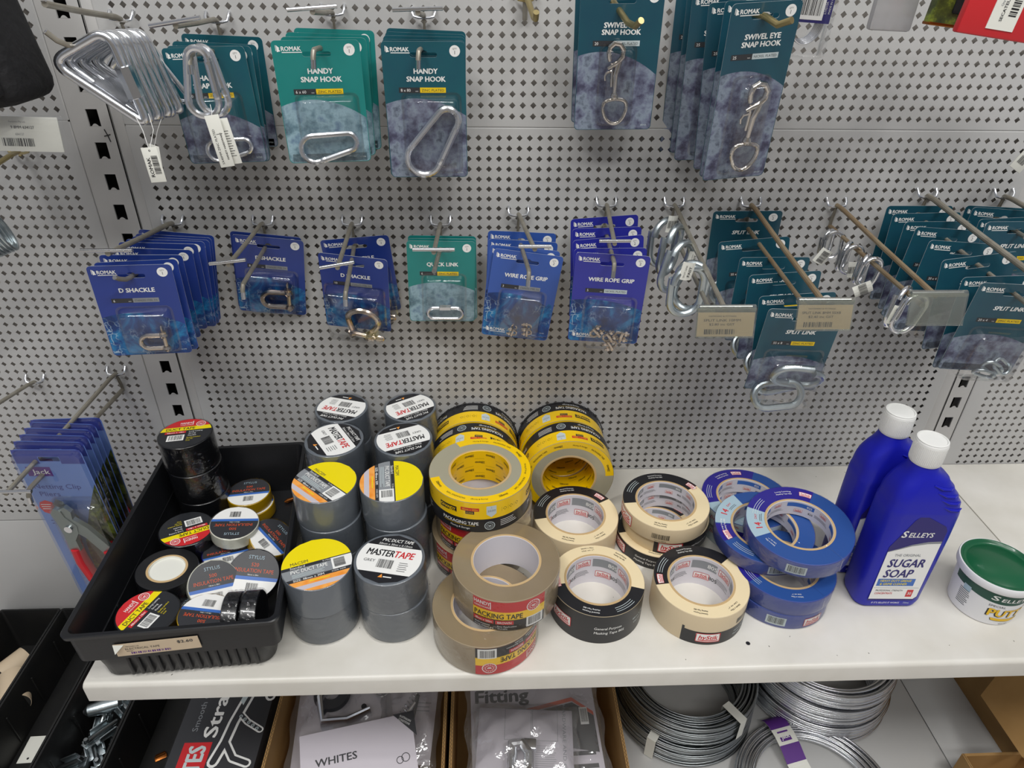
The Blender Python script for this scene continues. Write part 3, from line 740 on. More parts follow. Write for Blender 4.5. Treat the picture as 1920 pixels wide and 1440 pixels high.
CT['gripviolet'] = make_card('carded_rope_grip', .087, .122, 'royal2', 'ocean', (.52, .51, .60), ['WIRE ROPE GRIP'], [.275], .40, '5', 'lw', '2', '161402',
    [(-.026, .034, -.128, -.058, .017)], grips([(R_(-50), -.012, -.106, -.006, 1.35), (R_(-55), .004, -.109, -.010, 1.3), (R_(-100), .018, -.107, -.006, 1.35), (R_(120), .013, -.117, -.010, 1.3)]), side_logo=True)
def links(n, L, w, d, sp):
    def f(p):
        for rot, tilt, x, z, y in sp:
            mb = MB(); X = T(x, y, z) @ Matrix.Rotation(rot, 4, 'Y') @ Matrix.Rotation(tilt, 4, 'Z')
            pts = [(q[1], q[0]) for q in stadium(L, w, 10)]
            m = len(pts); cut = [((a), d*.55*(i/(m-1) - .5), b) for i, (a, b) in enumerate(pts)]
            cut.append((pts[0][0], d*.55*.55, pts[0][1])); mb.tube(cut, d/2, 'zincd', 12, xf=X); mb.build('split_link', p)
    return f
CT['split55'] = make_card('carded_split_link', .087, .113, 'teal3', 'grunge2', (.62, .56, .66), ['SPLIT LINK'], [.262], .40, '55 x 8', 'amb', '2', '161060',
    [(-.030, .036, -.128, -.056, .024)], links(2, .055, .030, .0088, [(R_(95), R_(22), .010, -.085, -.012), (R_(80), R_(-30), -.006, -.112, -.012)]), slant=.2)
CT['split20'] = make_card('carded_split_link', .087, .118, 'teal3', 'grunge2', (.62, .56, .66), ['SPLIT LINK'], [.262], .40, '20 x 4', 'amb', '2', '161053',
    [(-.026, .038, -.124, -.058, .019)], links(2, .024, .013, .0042, [(R_(120), R_(20), .012, -.106, -.010), (R_(125), R_(-20), .022, -.103, -.010), (R_(105), R_(40), .006, -.115, -.010)]), slant=.2)
CT['split25'] = make_card('carded_split_link', .087, .118, 'teal3', 'grunge2', (.62, .56, .66), ['SPLIT LINK'], [.262], .40, '25 x 5', 'amb', '2', '161055',
    [(-.026, .038, -.116, -.058, .019)], links(2, .026, .014, .005, [(R_(110), R_(20), .008, -.104, -.010)]), slant=.2)
CT['snap50'] = make_card('carded_snap_hook', .087, .12, 'teal', 'grunge2', (.60, .545, .69), ['HANDY', 'SNAP HOOK'], [.25, .315], .40, '50', 'amb', '1', '317320',
    [(-.032, .028, -.116, -.047, .012)], lambda p: snap_hook(p, .050, R_(188), .006, -.103, d=.005))
CT['snap60'] = make_card('carded_snap_hook', .087, .121, 'teal2', 'grunge3', (.515, .47, .62), ['HANDY', 'SNAP HOOK'], [.235, .30], .40, '6 x 60', 'amb', '1', '317330',
    [(-.026, .035, -.117, -.052, .012)], lambda p: snap_hook(p, .060, R_(190), .001, -.102, d=.006))
CT['snap80'] = make_card('carded_snap_hook', .087, .142, 'teal', 'grunge2', (.435, .40, .52), ['HANDY', 'SNAP HOOK'], [.20, .255], .335, '8 x 80', 'amb', '1', '317350',
    [(-.024, .036, -.135, -.052, .014)], lambda p: snap_hook(p, .080, R_(-124), .007, -.100, y=-.007, d=.0078))
CT['swivel20'] = make_card('carded_swivel_hook', .087, .142, 'teal3', 'grunge2', (.455, .44, .59), ['SWIVEL EYE', 'SNAP HOOK'], [.245, .292], .37, '20', 'lw', '1', '682420',
    [(-.018, .018, -.135, -.055, .017)], lambda p: swivel_hook(p, .084, R_(3), -.002, -.092))
CT['swivel25'] = make_card('carded_swivel_hook', .072, .18, 'teal3', 'grunge2', (.37, .36, .45), ['SWIVEL EYE', 'SNAP HOOK'], [.17, .21], .275, '25', 'lw', '1', '682520',
    [(-.019, .019, -.172, -.070, .018)], lambda p: swivel_hook(p, .095, R_(-2), .004, -.120))

ORD = ['frontmost', 'second', 'third', 'fourth', 'fifth', 'sixth', 'seventh', 'eighth', 'rearmost']
INFO = {
 'dshackle6': ('blue 6 mm D shackle card, {} of the fanned stack at far left', 'small D shackle cards on the leftmost hook'),
 'dshackle8': ('blue 8 mm D shackle card, {} of the second hook in its row', '8 mm D shackle cards'),
 'dshackle10': ('blue card with large bow shackle, {} of the third hook', '10 mm shackle cards'),
 'quicklink': ('green quick link card, {} of its hook above the yellow tapes', 'quick link cards'),
 'gripblue': ('light blue 3 mm wire rope grip card, {} of its hook', '3 mm wire rope grip cards'),
 'gripviolet': ('violet-blue 5 mm wire rope grip card, {} of its hook', '5 mm wire rope grip cards'),
 'split55': ('teal 55x8 split link card, {} behind the tan ticket', 'large split link cards'),
 'split20': ('teal 20x4 split link card, {} of the long hook at right', 'small split link cards'),
 'split25': ('teal split link card, {} of the hook nearest the right edge', 'split link cards at the right edge'),
 'snap50': ('teal 50 mm snap hook card, {} of the hook beside the triangular links', '50 mm snap hook cards'),
 'snap60': ('green 6 x 60 mm snap hook card, {} of its stack', '6 x 60 mm snap hook cards'),
 'snap80': ('dark teal 8 x 80 mm snap hook card, {} of its stack', '8 x 80 mm snap hook cards'),
 'swivel20': ('tall 20 mm swivel eye snap hook card, {} of the two at top', '20 mm swivel snap hook cards'),
 'swivel25': ('narrow tilted 25 mm swivel snap hook card, {} of the fanned stack', '25 mm swivel snap hook cards'),
}
CD = {'dshackle6': .013, 'dshackle8': .013, 'dshackle10': .019, 'quicklink': .011, 'gripblue': .014, 'gripviolet': .017, 'split55': .024, 'split20': .019, 'split25': .019, 'snap50': .012, 'snap60': .012, 'snap80': .014, 'swivel20': .017, 'swivel25': .018}
for key, (lab, grp) in INFO.items():
    proto = CT[key]; L = CARDS[key]; n = len(L)
    for i, q in enumerate(L):
        o = proto if i == 0 else copy_tree(proto)
        o.matrix_world = pose(*q)
        w_ = ('frontmost', ORD[i] + ' from front' if i else 'frontmost')[i > 0] if i < n - 1 else 'rearmost'
        tag(o, lab.format(w_), 'carded hardware', grp)
        if i > 0:                                   # the domes nest flat behind the card in front
            f_ = L[i-1]; Hc = {'swivel25': .18}.get(key, .12); gap = min(f_[1] - q[1], (f_[1] + Hc*sin(f_[4])) - (q[1] + Hc*sin(q[4]))); gap = min(abs(q[1] - f_[1]), abs((q[1] + Hc*sin(q[4])) - (f_[1] + Hc*sin(f_[4])))); s = max(.15, min(1., (gap - .002) / (CD[key] * 1.15)))
            for ch in o.children:
                if ch.name.startswith('backing_card'): continue
                ch.scale = (1, s, 1)
# ================================================================ peg hooks
def peg_hook(x, z, up=None, low=None, tip='up', label='', group=None, mat='wire', bar=.052, wire=.0026, bar_yaw=0., lowwire=.0026, stem=.034, base_mat='zinc', bar_roll=0.):
    """double-prong wire hook: prongs at x+-P in the perforation; up/low = ends of the ticket wire and the hanging wire"""
    r = thing('peg_hook', label, 'display hook', T(x, 0, z), group)
    mb = MB()
    pts = [(-P, .006, .004), (-P, -.002, .003), (-P, -.006, -.001), (-P+.0015, -.0082, -.0050), (-P*.5, -.0088, -.0062), (0, -.009, -.0064), (P*.5, -.0088, -.0062), (P-.0015, -.0082, -.0050), (P, -.006, -.001), (P, -.002, .003), (P, .006, .004)]
    mb.tube(pts, .0016, base_mat, 10)
    if low is not None: mb.tube([(0, -.0085, -.008), (0, -.0065, -.014), (0, -.004, -stem*.8), (0, -.0035, -stem)], [.0022, .0030, .0034, .0030], 'wire', 8, flat=.5)
    mb.build('bracket', r)
    def rel(p): return Vector((p[0]-x, p[1], p[2]-z))
    if up is not None:
        u = rel(up); s = Vector((0, -.0085, -.0045)); d = (u - s)
        mb = MB(); mb.tube([s + Vector((0, .003, -.004)), s, s + d*.06 + Vector((0, 0, .0012)), s + d*.5, u], wire, mat, 10)
        o = mb.build('ticket_wire', r)
        mb = MB(); cb, sb = cos(bar_yaw), sin(bar_yaw)
        h = Vector((cb, sb, sin(bar_roll))) * bar / 2; mb.tube([u - h + Vector((0, 0, .0035)), u + h + Vector((0, 0, .0035))], .0021, 'barmetal', 12)
        mb.build('ticket_bar', o)
    if low is not None:
        l = rel(low); s = Vector((0, -.004, -stem)); d = (l - s)
        if tip == 'up': tail = [l + Vector((-.001, -.007, .001)), l + Vector((-.004, -.013, .004)), l + Vector((-.006, -.018, .008))]
        elif tip == 'down': tail = [l + Vector((0, -.004, -.001)), l + Vector((-.0005, -.007, -.006)), l + Vector((-.001, -.008, -.016))]
        elif tip == 'left': tail = [l + Vector((-.006, -.004, .004)), l + Vector((-.012, -.008, .012))]
        else: tail = []
        mb = MB(); mb.tube([s, s + Vector((0, -.004, .0005)), s + d*.3, s + d*.7, l] + tail, lowwire, mat, 10)
        e1 = (tail or [l])[-1]; e0 = ([l] + tail)[-2] if tail else s; dd = (e1-e0).normalized(); mb.tube([e1 - dd*(.008 if tip == 'down' else .0005), e1 + dd*.0003], lowwire*1.04, 'barmetal', 12)
        mb.build('hanging_wire', r)
    return r

G = 'wire hooks in the perforated panels'
def mid(key, i=0, dz=-.0128):            # centre of the hanging slot of a card
    q = CARDS[key][i]; return pose(*q) @ Vector((0, 0, dz + .0022 - .0026))
def thru(key, ext=.012, i=0, j=-1):      # hanging wire passes the slots of the front and rear card
    a = mid(key, 0); b = mid(key, j); d = (a - b); return a + d.normalized() * ext
peg_hook(-.575, -.1, up=(-.575, -.171, -.0815), low=thru('dshackle6', .004), tip='up', label='wire hook with steel bar carrying the fanned blue shackle cards at far left', group=G, bar=.053, wire=.003)
peg_hook(-.4625, -.1, up=(-.4625, -.148, -.1035), low=(-.4545, -.135, -.1305), tip='down', label='wire hook of the 8 mm shackle cards, its tip bent down', group=G, bar=.040, bar_roll=.12)
peg_hook(-.35, -.1, up=(-.344, -.15, -.1065), low=(-.3385, -.145, -.1350), tip='down', label='wire hook of the 10 mm shackle cards, its bar slanting', group=G, bar=.038, bar_roll=.18)
peg_hook(-.2375, -.1, up=(-.2375, -.148, -.0895), low=(-.2375, -.155, -.1085), tip='none', label='wire hook with level bar over the green quick link cards', group=G, bar=.046)
peg_hook(-.1375, -.0875, up=(-.1264, -.15, -.0852), low=(-.132, -.145, -.1120), tip='down', label='wire hook over the light blue rope grip cards', group=G, bar=.036)
peg_hook(-.025, -.075, up=(-.0345, -.13, -.0864), low=(-.0335, -.130, -.1075), tip='down', label='wire hook over the violet rope grip cards', group=G, bar=.036)
peg_hook(.0625, -.075, up=(.0615, -.246, -.113), low=(.0625, -.215, -.137), tip='up', label='long wire hook carrying the heavy split links, ticket holder at its end', group=G, bar=.054, wire=.0028)
peg_hook(.1625, -.075, up=(.1640, -.242, -.1075), low=(.1640, -.212, -.1285), tip='up', label='long rusty wire hook carrying the large split link cards', group=G, bar=.054, mat='wirew', wire=.0030)
peg_hook(.275, -.075, up=(.280, -.241, -.1010), low=(.2700, -.240, -.1120), tip='none', label='long worn wire hook carrying small open links, with empty ticket holder', group=G, bar=.054, mat='wirew', wire=.0028)
peg_hook(.3913, -.0625, up=(.3925, -.250, -.090), low=thru('split20', .02), tip='up', label='long wire hook of the small split link cards at right', group=G, bar=.054, wire=.0034)
peg_hook(.4939, -.0625, up=(.4960, -.250, -.080), low=thru('split25', .02), tip='none', label='wire hook nearest the right edge, over the last split link cards', group=G, bar=.054, wire=.003)
peg_hook(-.575, .1285, up=(-.574, -.150, .1462), low=(-.570, -.140, .112), tip='left', label='wire hook at top left that carries the triangular quick links', group=G, bar=.004, wire=.003)
peg_hook(-.4720, .1285, up=(-.4667, -.140, .1290), low=(-.4600, -.135, .1045), tip='down', label='wire hook of the 50 mm snap hook cards, loose snap hooks on it', group=G, bar=.048, bar_roll=.16)
peg_hook(-.3457, .1370, up=(-.3457, -.110, .1400), low=(-.3457, -.123, .1085), tip='down', label='wire hook of the green snap hook cards', group=G, bar=.048, bar_roll=.08)
peg_hook(-.2464, .1355, up=(-.2464, -.088, .1390), low=(-.2464, -.098, .1060), tip='down', label='wire hook of the dark teal snap hook cards', group=G, bar=.050, bar_roll=.04)
def single_peg(pts, label, r=.0033):
    t = thing('peg_hook', label, 'display hook', None, G)
    mb = MB(); p0 = Vector(pts[0]); mb.tube(pts, r, 'brass', 12); mb.build('peg_wire', t)
    mb = MB(); mb.tube([(p0.x-P, .004, p0.z+.003), (p0.x-P, -.005, p0.z), (p0.x-P*.6, -.008, p0.z-.004), (p0.x, -.008, p0.z-.005), (p0.x+P*.6, -.008, p0.z-.004), (p0.x+P, -.005, p0.z), (p0.x+P, .004, p0.z+.003)], .0016, 'brass', 10)
    mb.tube([(p0.x, -.006, p0.z), (p0.x, -.005, p0.z-.012), (p0.x, -.003, p0.z-.024)], .0028, 'wire', 8)
    mb.build('bracket', t); return t
single_peg([(-.1345, -.004, .1520), (-.1330, -.020, .1490), (-.1270, -.045, .1330), (-.1262, -.056, .1330), (-.1262, -.062, .1395)], 'short empty peg hook at the top edge, left of the swivel snap hook cards')
single_peg([(-.0445, -.004, .1500), (-.0435, -.050, .1480), (-.0350, -.090, .1330), (-.0300, -.105, .1310), (-.0270, -.116, .1370)], 'brass-coloured peg hook through the 20 mm swivel snap hook card')
single_peg([(.0750, -.004, .1480), (.0850, -.080, .1440), (.0920, -.125, .1425), (.1000, -.140, .1365), (.1080, -.152, .1415)], 'brass-coloured peg hook through the 25 mm swivel snap hook cards')
# left bay
peg_hook(-.7325, -.0125, up=(-.7340, -.250, -.040), low=None, label='bare wire hook in the left bay near the white barcode strip', group=G, bar=.05, mat='brass', wire=.0028, base_mat='brass')
peg_hook(-.8234, -.3325, up=(-.8260, -.250, -.295), low=None, label='bare wire hook low in the left bay, running off the picture', group=G, bar=.05, wire=.0026)
peg_hook(-.7066, -.3200, up=(-.7270, -.250, -.3383), low=(-.7225, -.218, -.3560), tip='down', label='long wire hook that carries the pliers packs', group=G, bar=.060, wire=.0028, lowwire=.003)

# ---------------------------------------------------------------- clear ticket holders
def ticket_holder(cx, y, z, w, h, lines, label, yaw=0.):
    t = thing('ticket_holder', label, 'ticket holder', T(cx, y, z) @ Matrix.Rotation(yaw, 4, 'Z') @ Matrix.Rotation(R_(-14), 4, 'X'), 'clear ticket holders')
    mb = MB()
    mb.tube([(-w/2, 0, .0005), (w/2, 0, .0005)], .0036, 'acrylic', 12)
    mb.rbox(-w/2, w/2, -.0042, -.0034, -h, .001, .0003, 'acrylic'); mb.rbox(-w/2, w/2, -.0018, -.0010, -h, .001, .0003, 'acrylic')
    mb.rbox(-w/2, w/2, -.0046, -.0006, -h-.0016, -h, .0005, 'acrylic'); mb.build('clear_sleeve', t)
    if lines:
        mb = MB(); mb.box(-w/2+.001, w/2-.001, -.0031, -.0025, -h+.0002, -.0035, 'manila')
        a = Art()
        for k, (s, hh, wd) in enumerate(lines): a.text(s, -.004, -.0072 - k*.0042, hh, 'kk', w=wd, bold=0)
        a.bar(-.006, -h+.0052, w*.52, .0052, mat='kk', bg=None)
        a.emit(mb, f_front(-.0032), .00004); mb.build('price_card', t)
    return t
ticket_holder(.0615, -.248, -.1105, .0600, .0285, [('FASTENERS & FITTINGS', .0014, .028), ('SPLIT LINK 10MM', .0026, .038), ('$2.80 inc GST', .0024, .026)], 'clear holder with tan split link 10 mm price ticket, left of the two')
ticket_holder(.1640, -.244, -.1045, .0580, .0290, [('FASTENERS & FITTINGS', .0014, .028), ('SPLIT LINK 8MM 55X8', .0026, .040), ('$2.40 inc GST', .0024, .026)], 'clear holder with tan price ticket, in front of the large split link cards')
ticket_holder(.2800, -.243, -.0975, .0590, .0310, None, 'empty clear ticket holder at the end of the worn hook')
ticket_holder(.3970, -.252, -.0870, .0590, .0310, None, 'empty clear ticket holder cut by the right edge')

# ---------------------------------------------------------------- loose hardware on hooks
def tri_link(X, flip=False):
    """pear-shaped quick link of 8 mm wire with a hexagonal sleeve nut"""
    t = bpy.data.objects.new('quick_link', None); COL.objects.link(t); t.matrix_world = X; t.empty_display_size = .02
    c = [(-.0535, .0190), (.0060, .0470), (.0215, -.0400)]; rad = (.0175, .0165, .0135)
    n = len(c); p = []
    for i in range(n):
        a, b, d = Vector(c[i-1]), Vector(c[i]), Vector(c[(i+1) % n])
        u = (a-b).normalized(); v = (d-b).normalized(); k = rad[i]
        s = b + u*k; e = b + v*k
        for j in range(10):
            q = j/9; p.append(((1-q)**2*s + 2*q*(1-q)*b + q*q*e))
    mb = MB(); mb.tube([(v.x, 0, v.y) for v in p], .0047, 'zinc', 14, closed=True); mb.build('link_wire', t)
    A, B = (Vector((.0060, 0, .0470)), Vector((.0215, 0, -.0400))) if not flip else (Vector((-.0535, 0, .0190)), Vector((.0215, 0, -.0400)))
    a = A.lerp(B, .36); b = A.lerp(B, .70)
    mb = MB(); mb.tube([a, a.lerp(b, .03), a.lerp(b, .97), b], [.0060, .0078, .0078, .0060], 'zinc', 6); mb.build('sleeve_nut', t)
    return t
proto = tri_link(pose(-.5405, -.130, .0775, R_(4), R_(2), R_(4)))
proto2 = tri_link(pose(-.5405, -.118, .0775), True)
spots = [(-.130, 2, 0), (-.119, -2, 2), (-.109, 3, -3), (-.099, -1, 1), (-.088, 2, -4), (-.076, -3, -1), (-.063, 3, -5), (-.049, -2, -22)]
for i, (y, yw, rl) in enumerate(spots):
    o = proto if i == 0 else (proto2 if i == 1 else copy_tree(proto2))
    o.matrix_world = pose(-.5405 + (.130+y)*.10, y, .0775 - (.130+y)*.05, R_(yw), R_(2), R_(rl))
    tag(o, 'triangular zinc quick link, %s of the bunch at top left' % (('frontmost' if i == 0 else ORD[i] + ' from front') if i < 7 else 'rearmost'), 'quick link', 'triangular quick links on the top left hook')
def hang_tag(pts, wdt, hgt, X, label, art):
    t = thing('swing_tag', label, 'swing tag', X)
    mb = MB(); mb.rbox(-wdt/2, wdt/2, -.0003, .0003, -hgt, 0, .0002, 'tagw'); art.emit(mb, f_front(-.0003), .00005); mb.build('paper_tag', t)
    mb = MB()
    for p in pts: mb.tube(p, .0003, 'w', 5)
    mb.build('string_loop', t); return t
def tag_art():
    a = Art(); a.text('ROMAK', -.0035, -.019, .0034, 'k', w=.019, bold=.04, rot=pi/2); a.bar(.0025, -.017, .018, .006, rot=pi/2, bg=None); a.ring(0, -.003, .0005, .0010, 'kk', 2, 10); return a
hang_tag([[(0, 0, -.003), (-.004, .01, .014), (-.010, .018, .028)], [(0, 0, -.003), (.006, .01, .014), (.003, .018, .028)]], .0150, .0340, pose(-.5105, -.160, .0240, R_(5), 0, R_(-3)), 'white barcode swing tag hanging in front from the triangular links', tag_art())
hang_tag([[(0, 0, -.003), (.004, .004, .014), (.008, .008, .026)]], .0150, .0340, pose(-.5230, -.120, .0170, R_(-30), 0, R_(6)), 'barcode swing tag hanging behind the white one', tag_art())

def loose_snap(i, X):
    t = bpy.data.objects.new('snap_hook', None); COL.objects.link(t); t.matrix_world = X
    snap_hook(t, .062, pi/2 + pi, 0, 0, y=0, d=.0068, name='hook_body')
    return t
sn = loose_snap(0, pose(-.4545, -.140, .0800, R_(6), R_(3), R_(4)))
tag(sn, 'loose zinc snap hook hanging on the hook tip, the front one of the pair', 'snap hook', 'loose snap hooks')
sn2 = copy_tree(sn); sn2.matrix_world = pose(-.4510, -.127, .0795, R_(-4), R_(3), R_(-3)); tag(sn2, 'loose zinc snap hook hanging on the hook, the rear one of the pair', 'snap hook', 'loose snap hooks')
a = Art(); a.text('5X40MM ZINC PLATED', -.0028, -.030, .0022, 'kk', w=.034, bold=0, rot=pi/2); a.text('HANDY HARDWARE', .0030, -.030, .0018, 'k', w=.026, bold=.03, rot=pi/2); a.lines(-.001, .005, -.018, .0015, 1, .0004, 'kk')
hang_tag([[(0, 0, -.002), (.001, .004, .004), (.0, .010, .008)]], .0135, .0500, pose(-.4465, -.152, .0530, R_(8), 0, R_(-7)), 'long paper tag on the loose snap hooks, over the 50 mm card', a)
mb = MB(); mb.rbox(-.0065, .0065, -.0003, .0003, -.044, 0, .0002, 'tagw'); a = Art(); a.lines(-.004, .004, -.012, .0024, 11, .0005, 'kk'); a.emit(mb, f_front(-.0003), .00005)
tag(mb.build('swing_tag'), 'second paper tag with fine print beside the long one', 'swing tag').matrix_world = pose(-.4395, -.1470, .0490, R_(-8), 0, R_(-9))

# heavy split links on the ticketed hook, small open links on the worn hook
def split_link(name, L, w, d, X, label, cat, grp, mat='zincd', sticker=None):
    t = thing(name, label, cat, X, grp)
    mb = MB(); pts = [(q[1], q[0]) for q in stadium(L, w, 12)]; m = len(pts)
    mb.tube([(a_, d*.75*(i/(m-1) - .5), b) for i, (a_, b) in enumerate(pts)] + [(pts[0][0], d*.42, pts[0][1]), (pts[1][0], d*.45, pts[1][1])], d/2, mat, 12); mb.build('link_ring', t)
    if sticker:
        sx, sz, rot, txt = sticker; mb = MB(); w2, h2 = .0075, .0105
        Y = T(sx, -d*.5-.0015, sz) @ Matrix.Rotation(rot, 4, 'Y')
        pts2 = [(-w2, 0), (-w2*.5, -.0015), (0, -.002), (w2*.5, -.0015), (w2, 0)]
        for a_, b in zip(pts2, pts2[1:]): mb.add([(a_[0], a_[1], -h2), (b[0], b[1], -h2), (b[0], b[1], h2), (a_[0], a_[1], h2)], [(0,1,2,3)], 'tagw', Y)
        ar = Art()
        if txt: ar.text(txt, .002, 0, .0030, 'k', w=.012, bold=.04, rot=pi/2); ar.text('SPLIT LINK', -.003, 0, .0018, 'kk', w=.015, bold=0, rot=pi/2)
        else: ar.bar(0, 0, .016, .009, rot=pi/2 if sx < 0 else 0, bg=None)
        tmp = MB(); ar.emit(tmp, lambda x, y, l: (x, -.0022 - l, y), .0001); mb.add(tmp.v, tmp.f, 'k', Y)
        mb.build('paper_label', t)
    return t
gl = 'heavy split links on one hook'
split_link('split_link', .060, .036, .0085, pose(.0455, -.165, -.1290, R_(8), R_(4), R_(-3)), 'heavy zinc split link hanging foremost, with a paper label round its top', 'split link', gl, sticker=(-.006, .029, .2, 'FAST'))
split_link('split_link', .060, .034, .0085, pose(.0535, -.150, -.1300, R_(-30), R_(4), R_(8)), 'heavy zinc split link hanging just behind the foremost one', 'split link', gl)
split_link('split_link', .060, .034, .0085, pose(.0440, -.115, -.1200, R_(35), R_(3), R_(16)), 'heavy zinc split link in the middle of its hook, turned edgewise', 'split link', gl, sticker=(.016, .012, -.1, 'FAST'))
split_link('split_link', .060, .034, .0085, pose(.0450, -.080, -.1130, R_(48), R_(3), R_(6)), 'heavy zinc split link second from the panel, turned edgewise', 'split link', gl)
split_link('split_link', .060, .036, .0085, pose(.0440, -.048, -.1150, R_(25), R_(2), R_(-2)), 'heavy zinc split link nearest the panel, barcode label on top', 'split link', gl, sticker=(.004, .026, .15, None))
gl = 'small split links on the worn hook'
sm = [(.2640, -.028, -.1235, 30, None), (.2660, -.040, -.1215, -12, (-.010, -.014, .5, None)), (.2660, -.075, -.1230, 40, None), (.2675, -.090, -.1215, -8, (.006, -.010, -.2, None)),
      (.2680, -.118, -.1225, 38, None), (.2690, -.132, -.1205, -5, (.000, -.020, .9, None)), (.2660, -.208, -.1285, 35, (-.016, -.006, .1, None)), (.2700, -.224, -.1290, 5, None)]
for i, (x, y, z, yw, st) in enumerate(sm):
    split_link('split_link', .036 if i < 6 else .046, .020 if i < 6 else .026, .0052, pose(x, y, z, R_(yw), R_(3), R_(-6 + 3*i)), 'small split link on the worn hook, %s from the panel' % ['first', 'second', 'third', 'fourth', 'fifth', 'sixth', 'seventh', 'eighth and foremost'][i], 'split link', gl, mat='zinc', sticker=st)
# ================================================================ tape rolls
def roll_body(ro, ri, h, side, face, core='coreb', inner='core', seg=72, ct=.0032, wrinkle=0., wrap=False, parent=None, coreh=None):
    """roll standing on z=0; parts: tape, core"""
    mb = MB(); b = .0006
    mb.lathe([(ri+ct, h), (ro-b*1.5, h)], face, seg); mb.lathe([(ro-b*1.5, h), (ro-b*.4, h-b*.4), (ro, h-b*1.5), (ro, b*1.5), (ro-b*.4, b*.4), (ro-b*1.5, 0)], side, seg)
    mb.lathe([(ro-b*1.5, 0), (ri+ct, 0)], face, seg)
    # lathe() caps open ends when radius is not zero: drop those discs
    mb2 = MB(); mb2.mats = mb.mats; mb2.v = mb.v
    for f, m in zip(mb.f, mb.m):
        if len(f) <= 4: mb2.f.append(f); mb2.m.append(m)
    tape = mb2.build('tape_winding', parent, smooth=40)
    mb = MB(); e = .0004
    mb.lathe([(ri+ct, -0.0), (ri+ct, h+e), (ri+ct*.8, h+e+.0002), (ri+.0004, h+e)], core, seg); mb.lathe([(ri+.0004, h+e), (ri, h), (ri, 0), (ri+ct, 0)], inner, seg)
    mb2 = MB(); mb2.mats = mb.mats; mb2.v = mb.v
    for f, m in zip(mb.f, mb.m):
        if len(f) <= 4: mb2.f.append(f); mb2.m.append(m)
    mb2.build('paper_core', parent, smooth=40)
    return tape

def solid_roll(ro, h, side, face, parent, seg=64):
    """wrapped roll whose ends are covered by a disc label"""
    mb = MB(); b = .0012
    mb.lathe([(0, h-.0004), (ro-b*2.2, h-.0004), (ro-b*2, h), (ro-b*.8, h-.0002), (ro-b*.1, h-b*.8), (ro, h-b*2), (ro, b*2), (ro-b*.1, b*.8), (ro-b, 0), (0, 0)], side, seg)
    return mb.build('tape_winding', parent, smooth=40)

def shrink(parent, ro, h, amp=.0007, seg=72, seed=0):
    """wrinkled clear film round the roll"""
    rnd = random.Random(seed); mb = MB(); n = 10; vs = []
    ph = [rnd.uniform(0, 6.28) for _ in range(6)]
    for k in range(seg):
        a = 2*pi*k/seg
        for i in range(n+1):
            t = i/n; r = ro + .0005 + amp*(.5+.5*sin(7*a + ph[0] + 3*t)) * (.4 + .6*abs(sin(3*a+ph[1]))) + amp*.6*abs(sin(17*a + ph[2] - 5*t))
            vs.append((r*cos(a), r*sin(a), h*t))
    fs = []
    for k in range(seg):
        l = (k+1) % seg
        for i in range(n): fs.append((k*(n+1)+i, l*(n+1)+i, l*(n+1)+i+1, k*(n+1)+i+1))
    mb.add(vs, fs, 'wrap'); return mb.build('shrink_film', parent, smooth=50)

# ---- disc labels
def art_master(r):
    a = Art(); a.band(r, -r, r, 'k', 1); a.band(r, -.60*r, .50*r, 'w', 2)
    a.text('PVC DUCT TAPE', .06*r, .75*r, .13*r, 'w', w=1.02*r, bold=.03, shear=.25); a.text('50mm x 30mt x 0.13mm', .02*r, .58*r, .085*r, 'w', w=1.08*r, bold=.01, shear=.25)
    a.text('MASTER', -.335*r, .20*r, .27*r, 'k', w=.86*r, bold=.05, shear=.2, layer=4); a.text('TAPE', .435*r, .20*r, .27*r, 'red', w=.62*r, bold=.05, shear=.2, layer=4)
    a.text('GREY', -.58*r, -.16*r, .11*r, 'kk', w=.36*r, bold=0, layer=4); a.bar(-.06*r, -.24*r, .50*r, .34*r, bg=None, layer=4)
    for i in range(5): a.rect(.36*r, (.62+.03*(i % 2))*r, (-.12-.08*i)*r, (-.14-.08*i)*r, 'kk', 4)
    a.poly([(-.12*r, -.78*r), (-.02*r, -.64*r), (.02*r, -.78*r)], 'org', 3); a.rect(.04*r, .3*r, -.76*r, -.72*r, 'w', 3); return a
def art_macsim(r):
    a = Art(); a.band(r, .10*r, r, 'yel', 1); a.band(r, -.02*r, .10*r, 'kk', 1); a.band(r, -.40*r, -.02*r, 'grn', 1, u1=.42*r); a.band(r, -.40*r, .06*r, 'w', 2, u0=.40*r)
    a.band(r, -.52*r, -.40*r, 'kk', 1); a.band(r, -.70*r, -.52*r, 'org', 1); a.band(r, -.86*r, -.70*r, 'paper', 1); a.band(r, -r, -.86*r, 'org', 1)
    a.text('MACSIM', -.48*r, .20*r, .12*r, 'kk', w=.50*r, bold=.0); a.text('Standard', -.55*r, .04*r, .085*r, 'w', w=.42*r, bold=.0); a.text('0.13mm', .3*r, .04*r, .06*r, 'w', bold=0)
    a.text('PVC DUCT TAPE', -.24*r, -.12*r, .14*r, 'w', w=1.04*r, bold=.02); a.lines(-.74*r, .3*r, -.24*r, .05*r, 3, .018*r, 'lw')
    a.text('SIZE: 48mm x 30M', -.30*r, -.46*r, .08*r, 'w', w=.86*r, bold=.02); a.bar(.62*r, -.16*r, .34*r, .32*r, bg=None, layer=4, rot=pi/2); a.text('CODE: 54370', .55*r, -.46*r, .05*r, 'w', bold=0)
    a.lines(-.3*r, .3*r, -.60*r, .08*r, 1, .03*r, 'yel', 2); return a
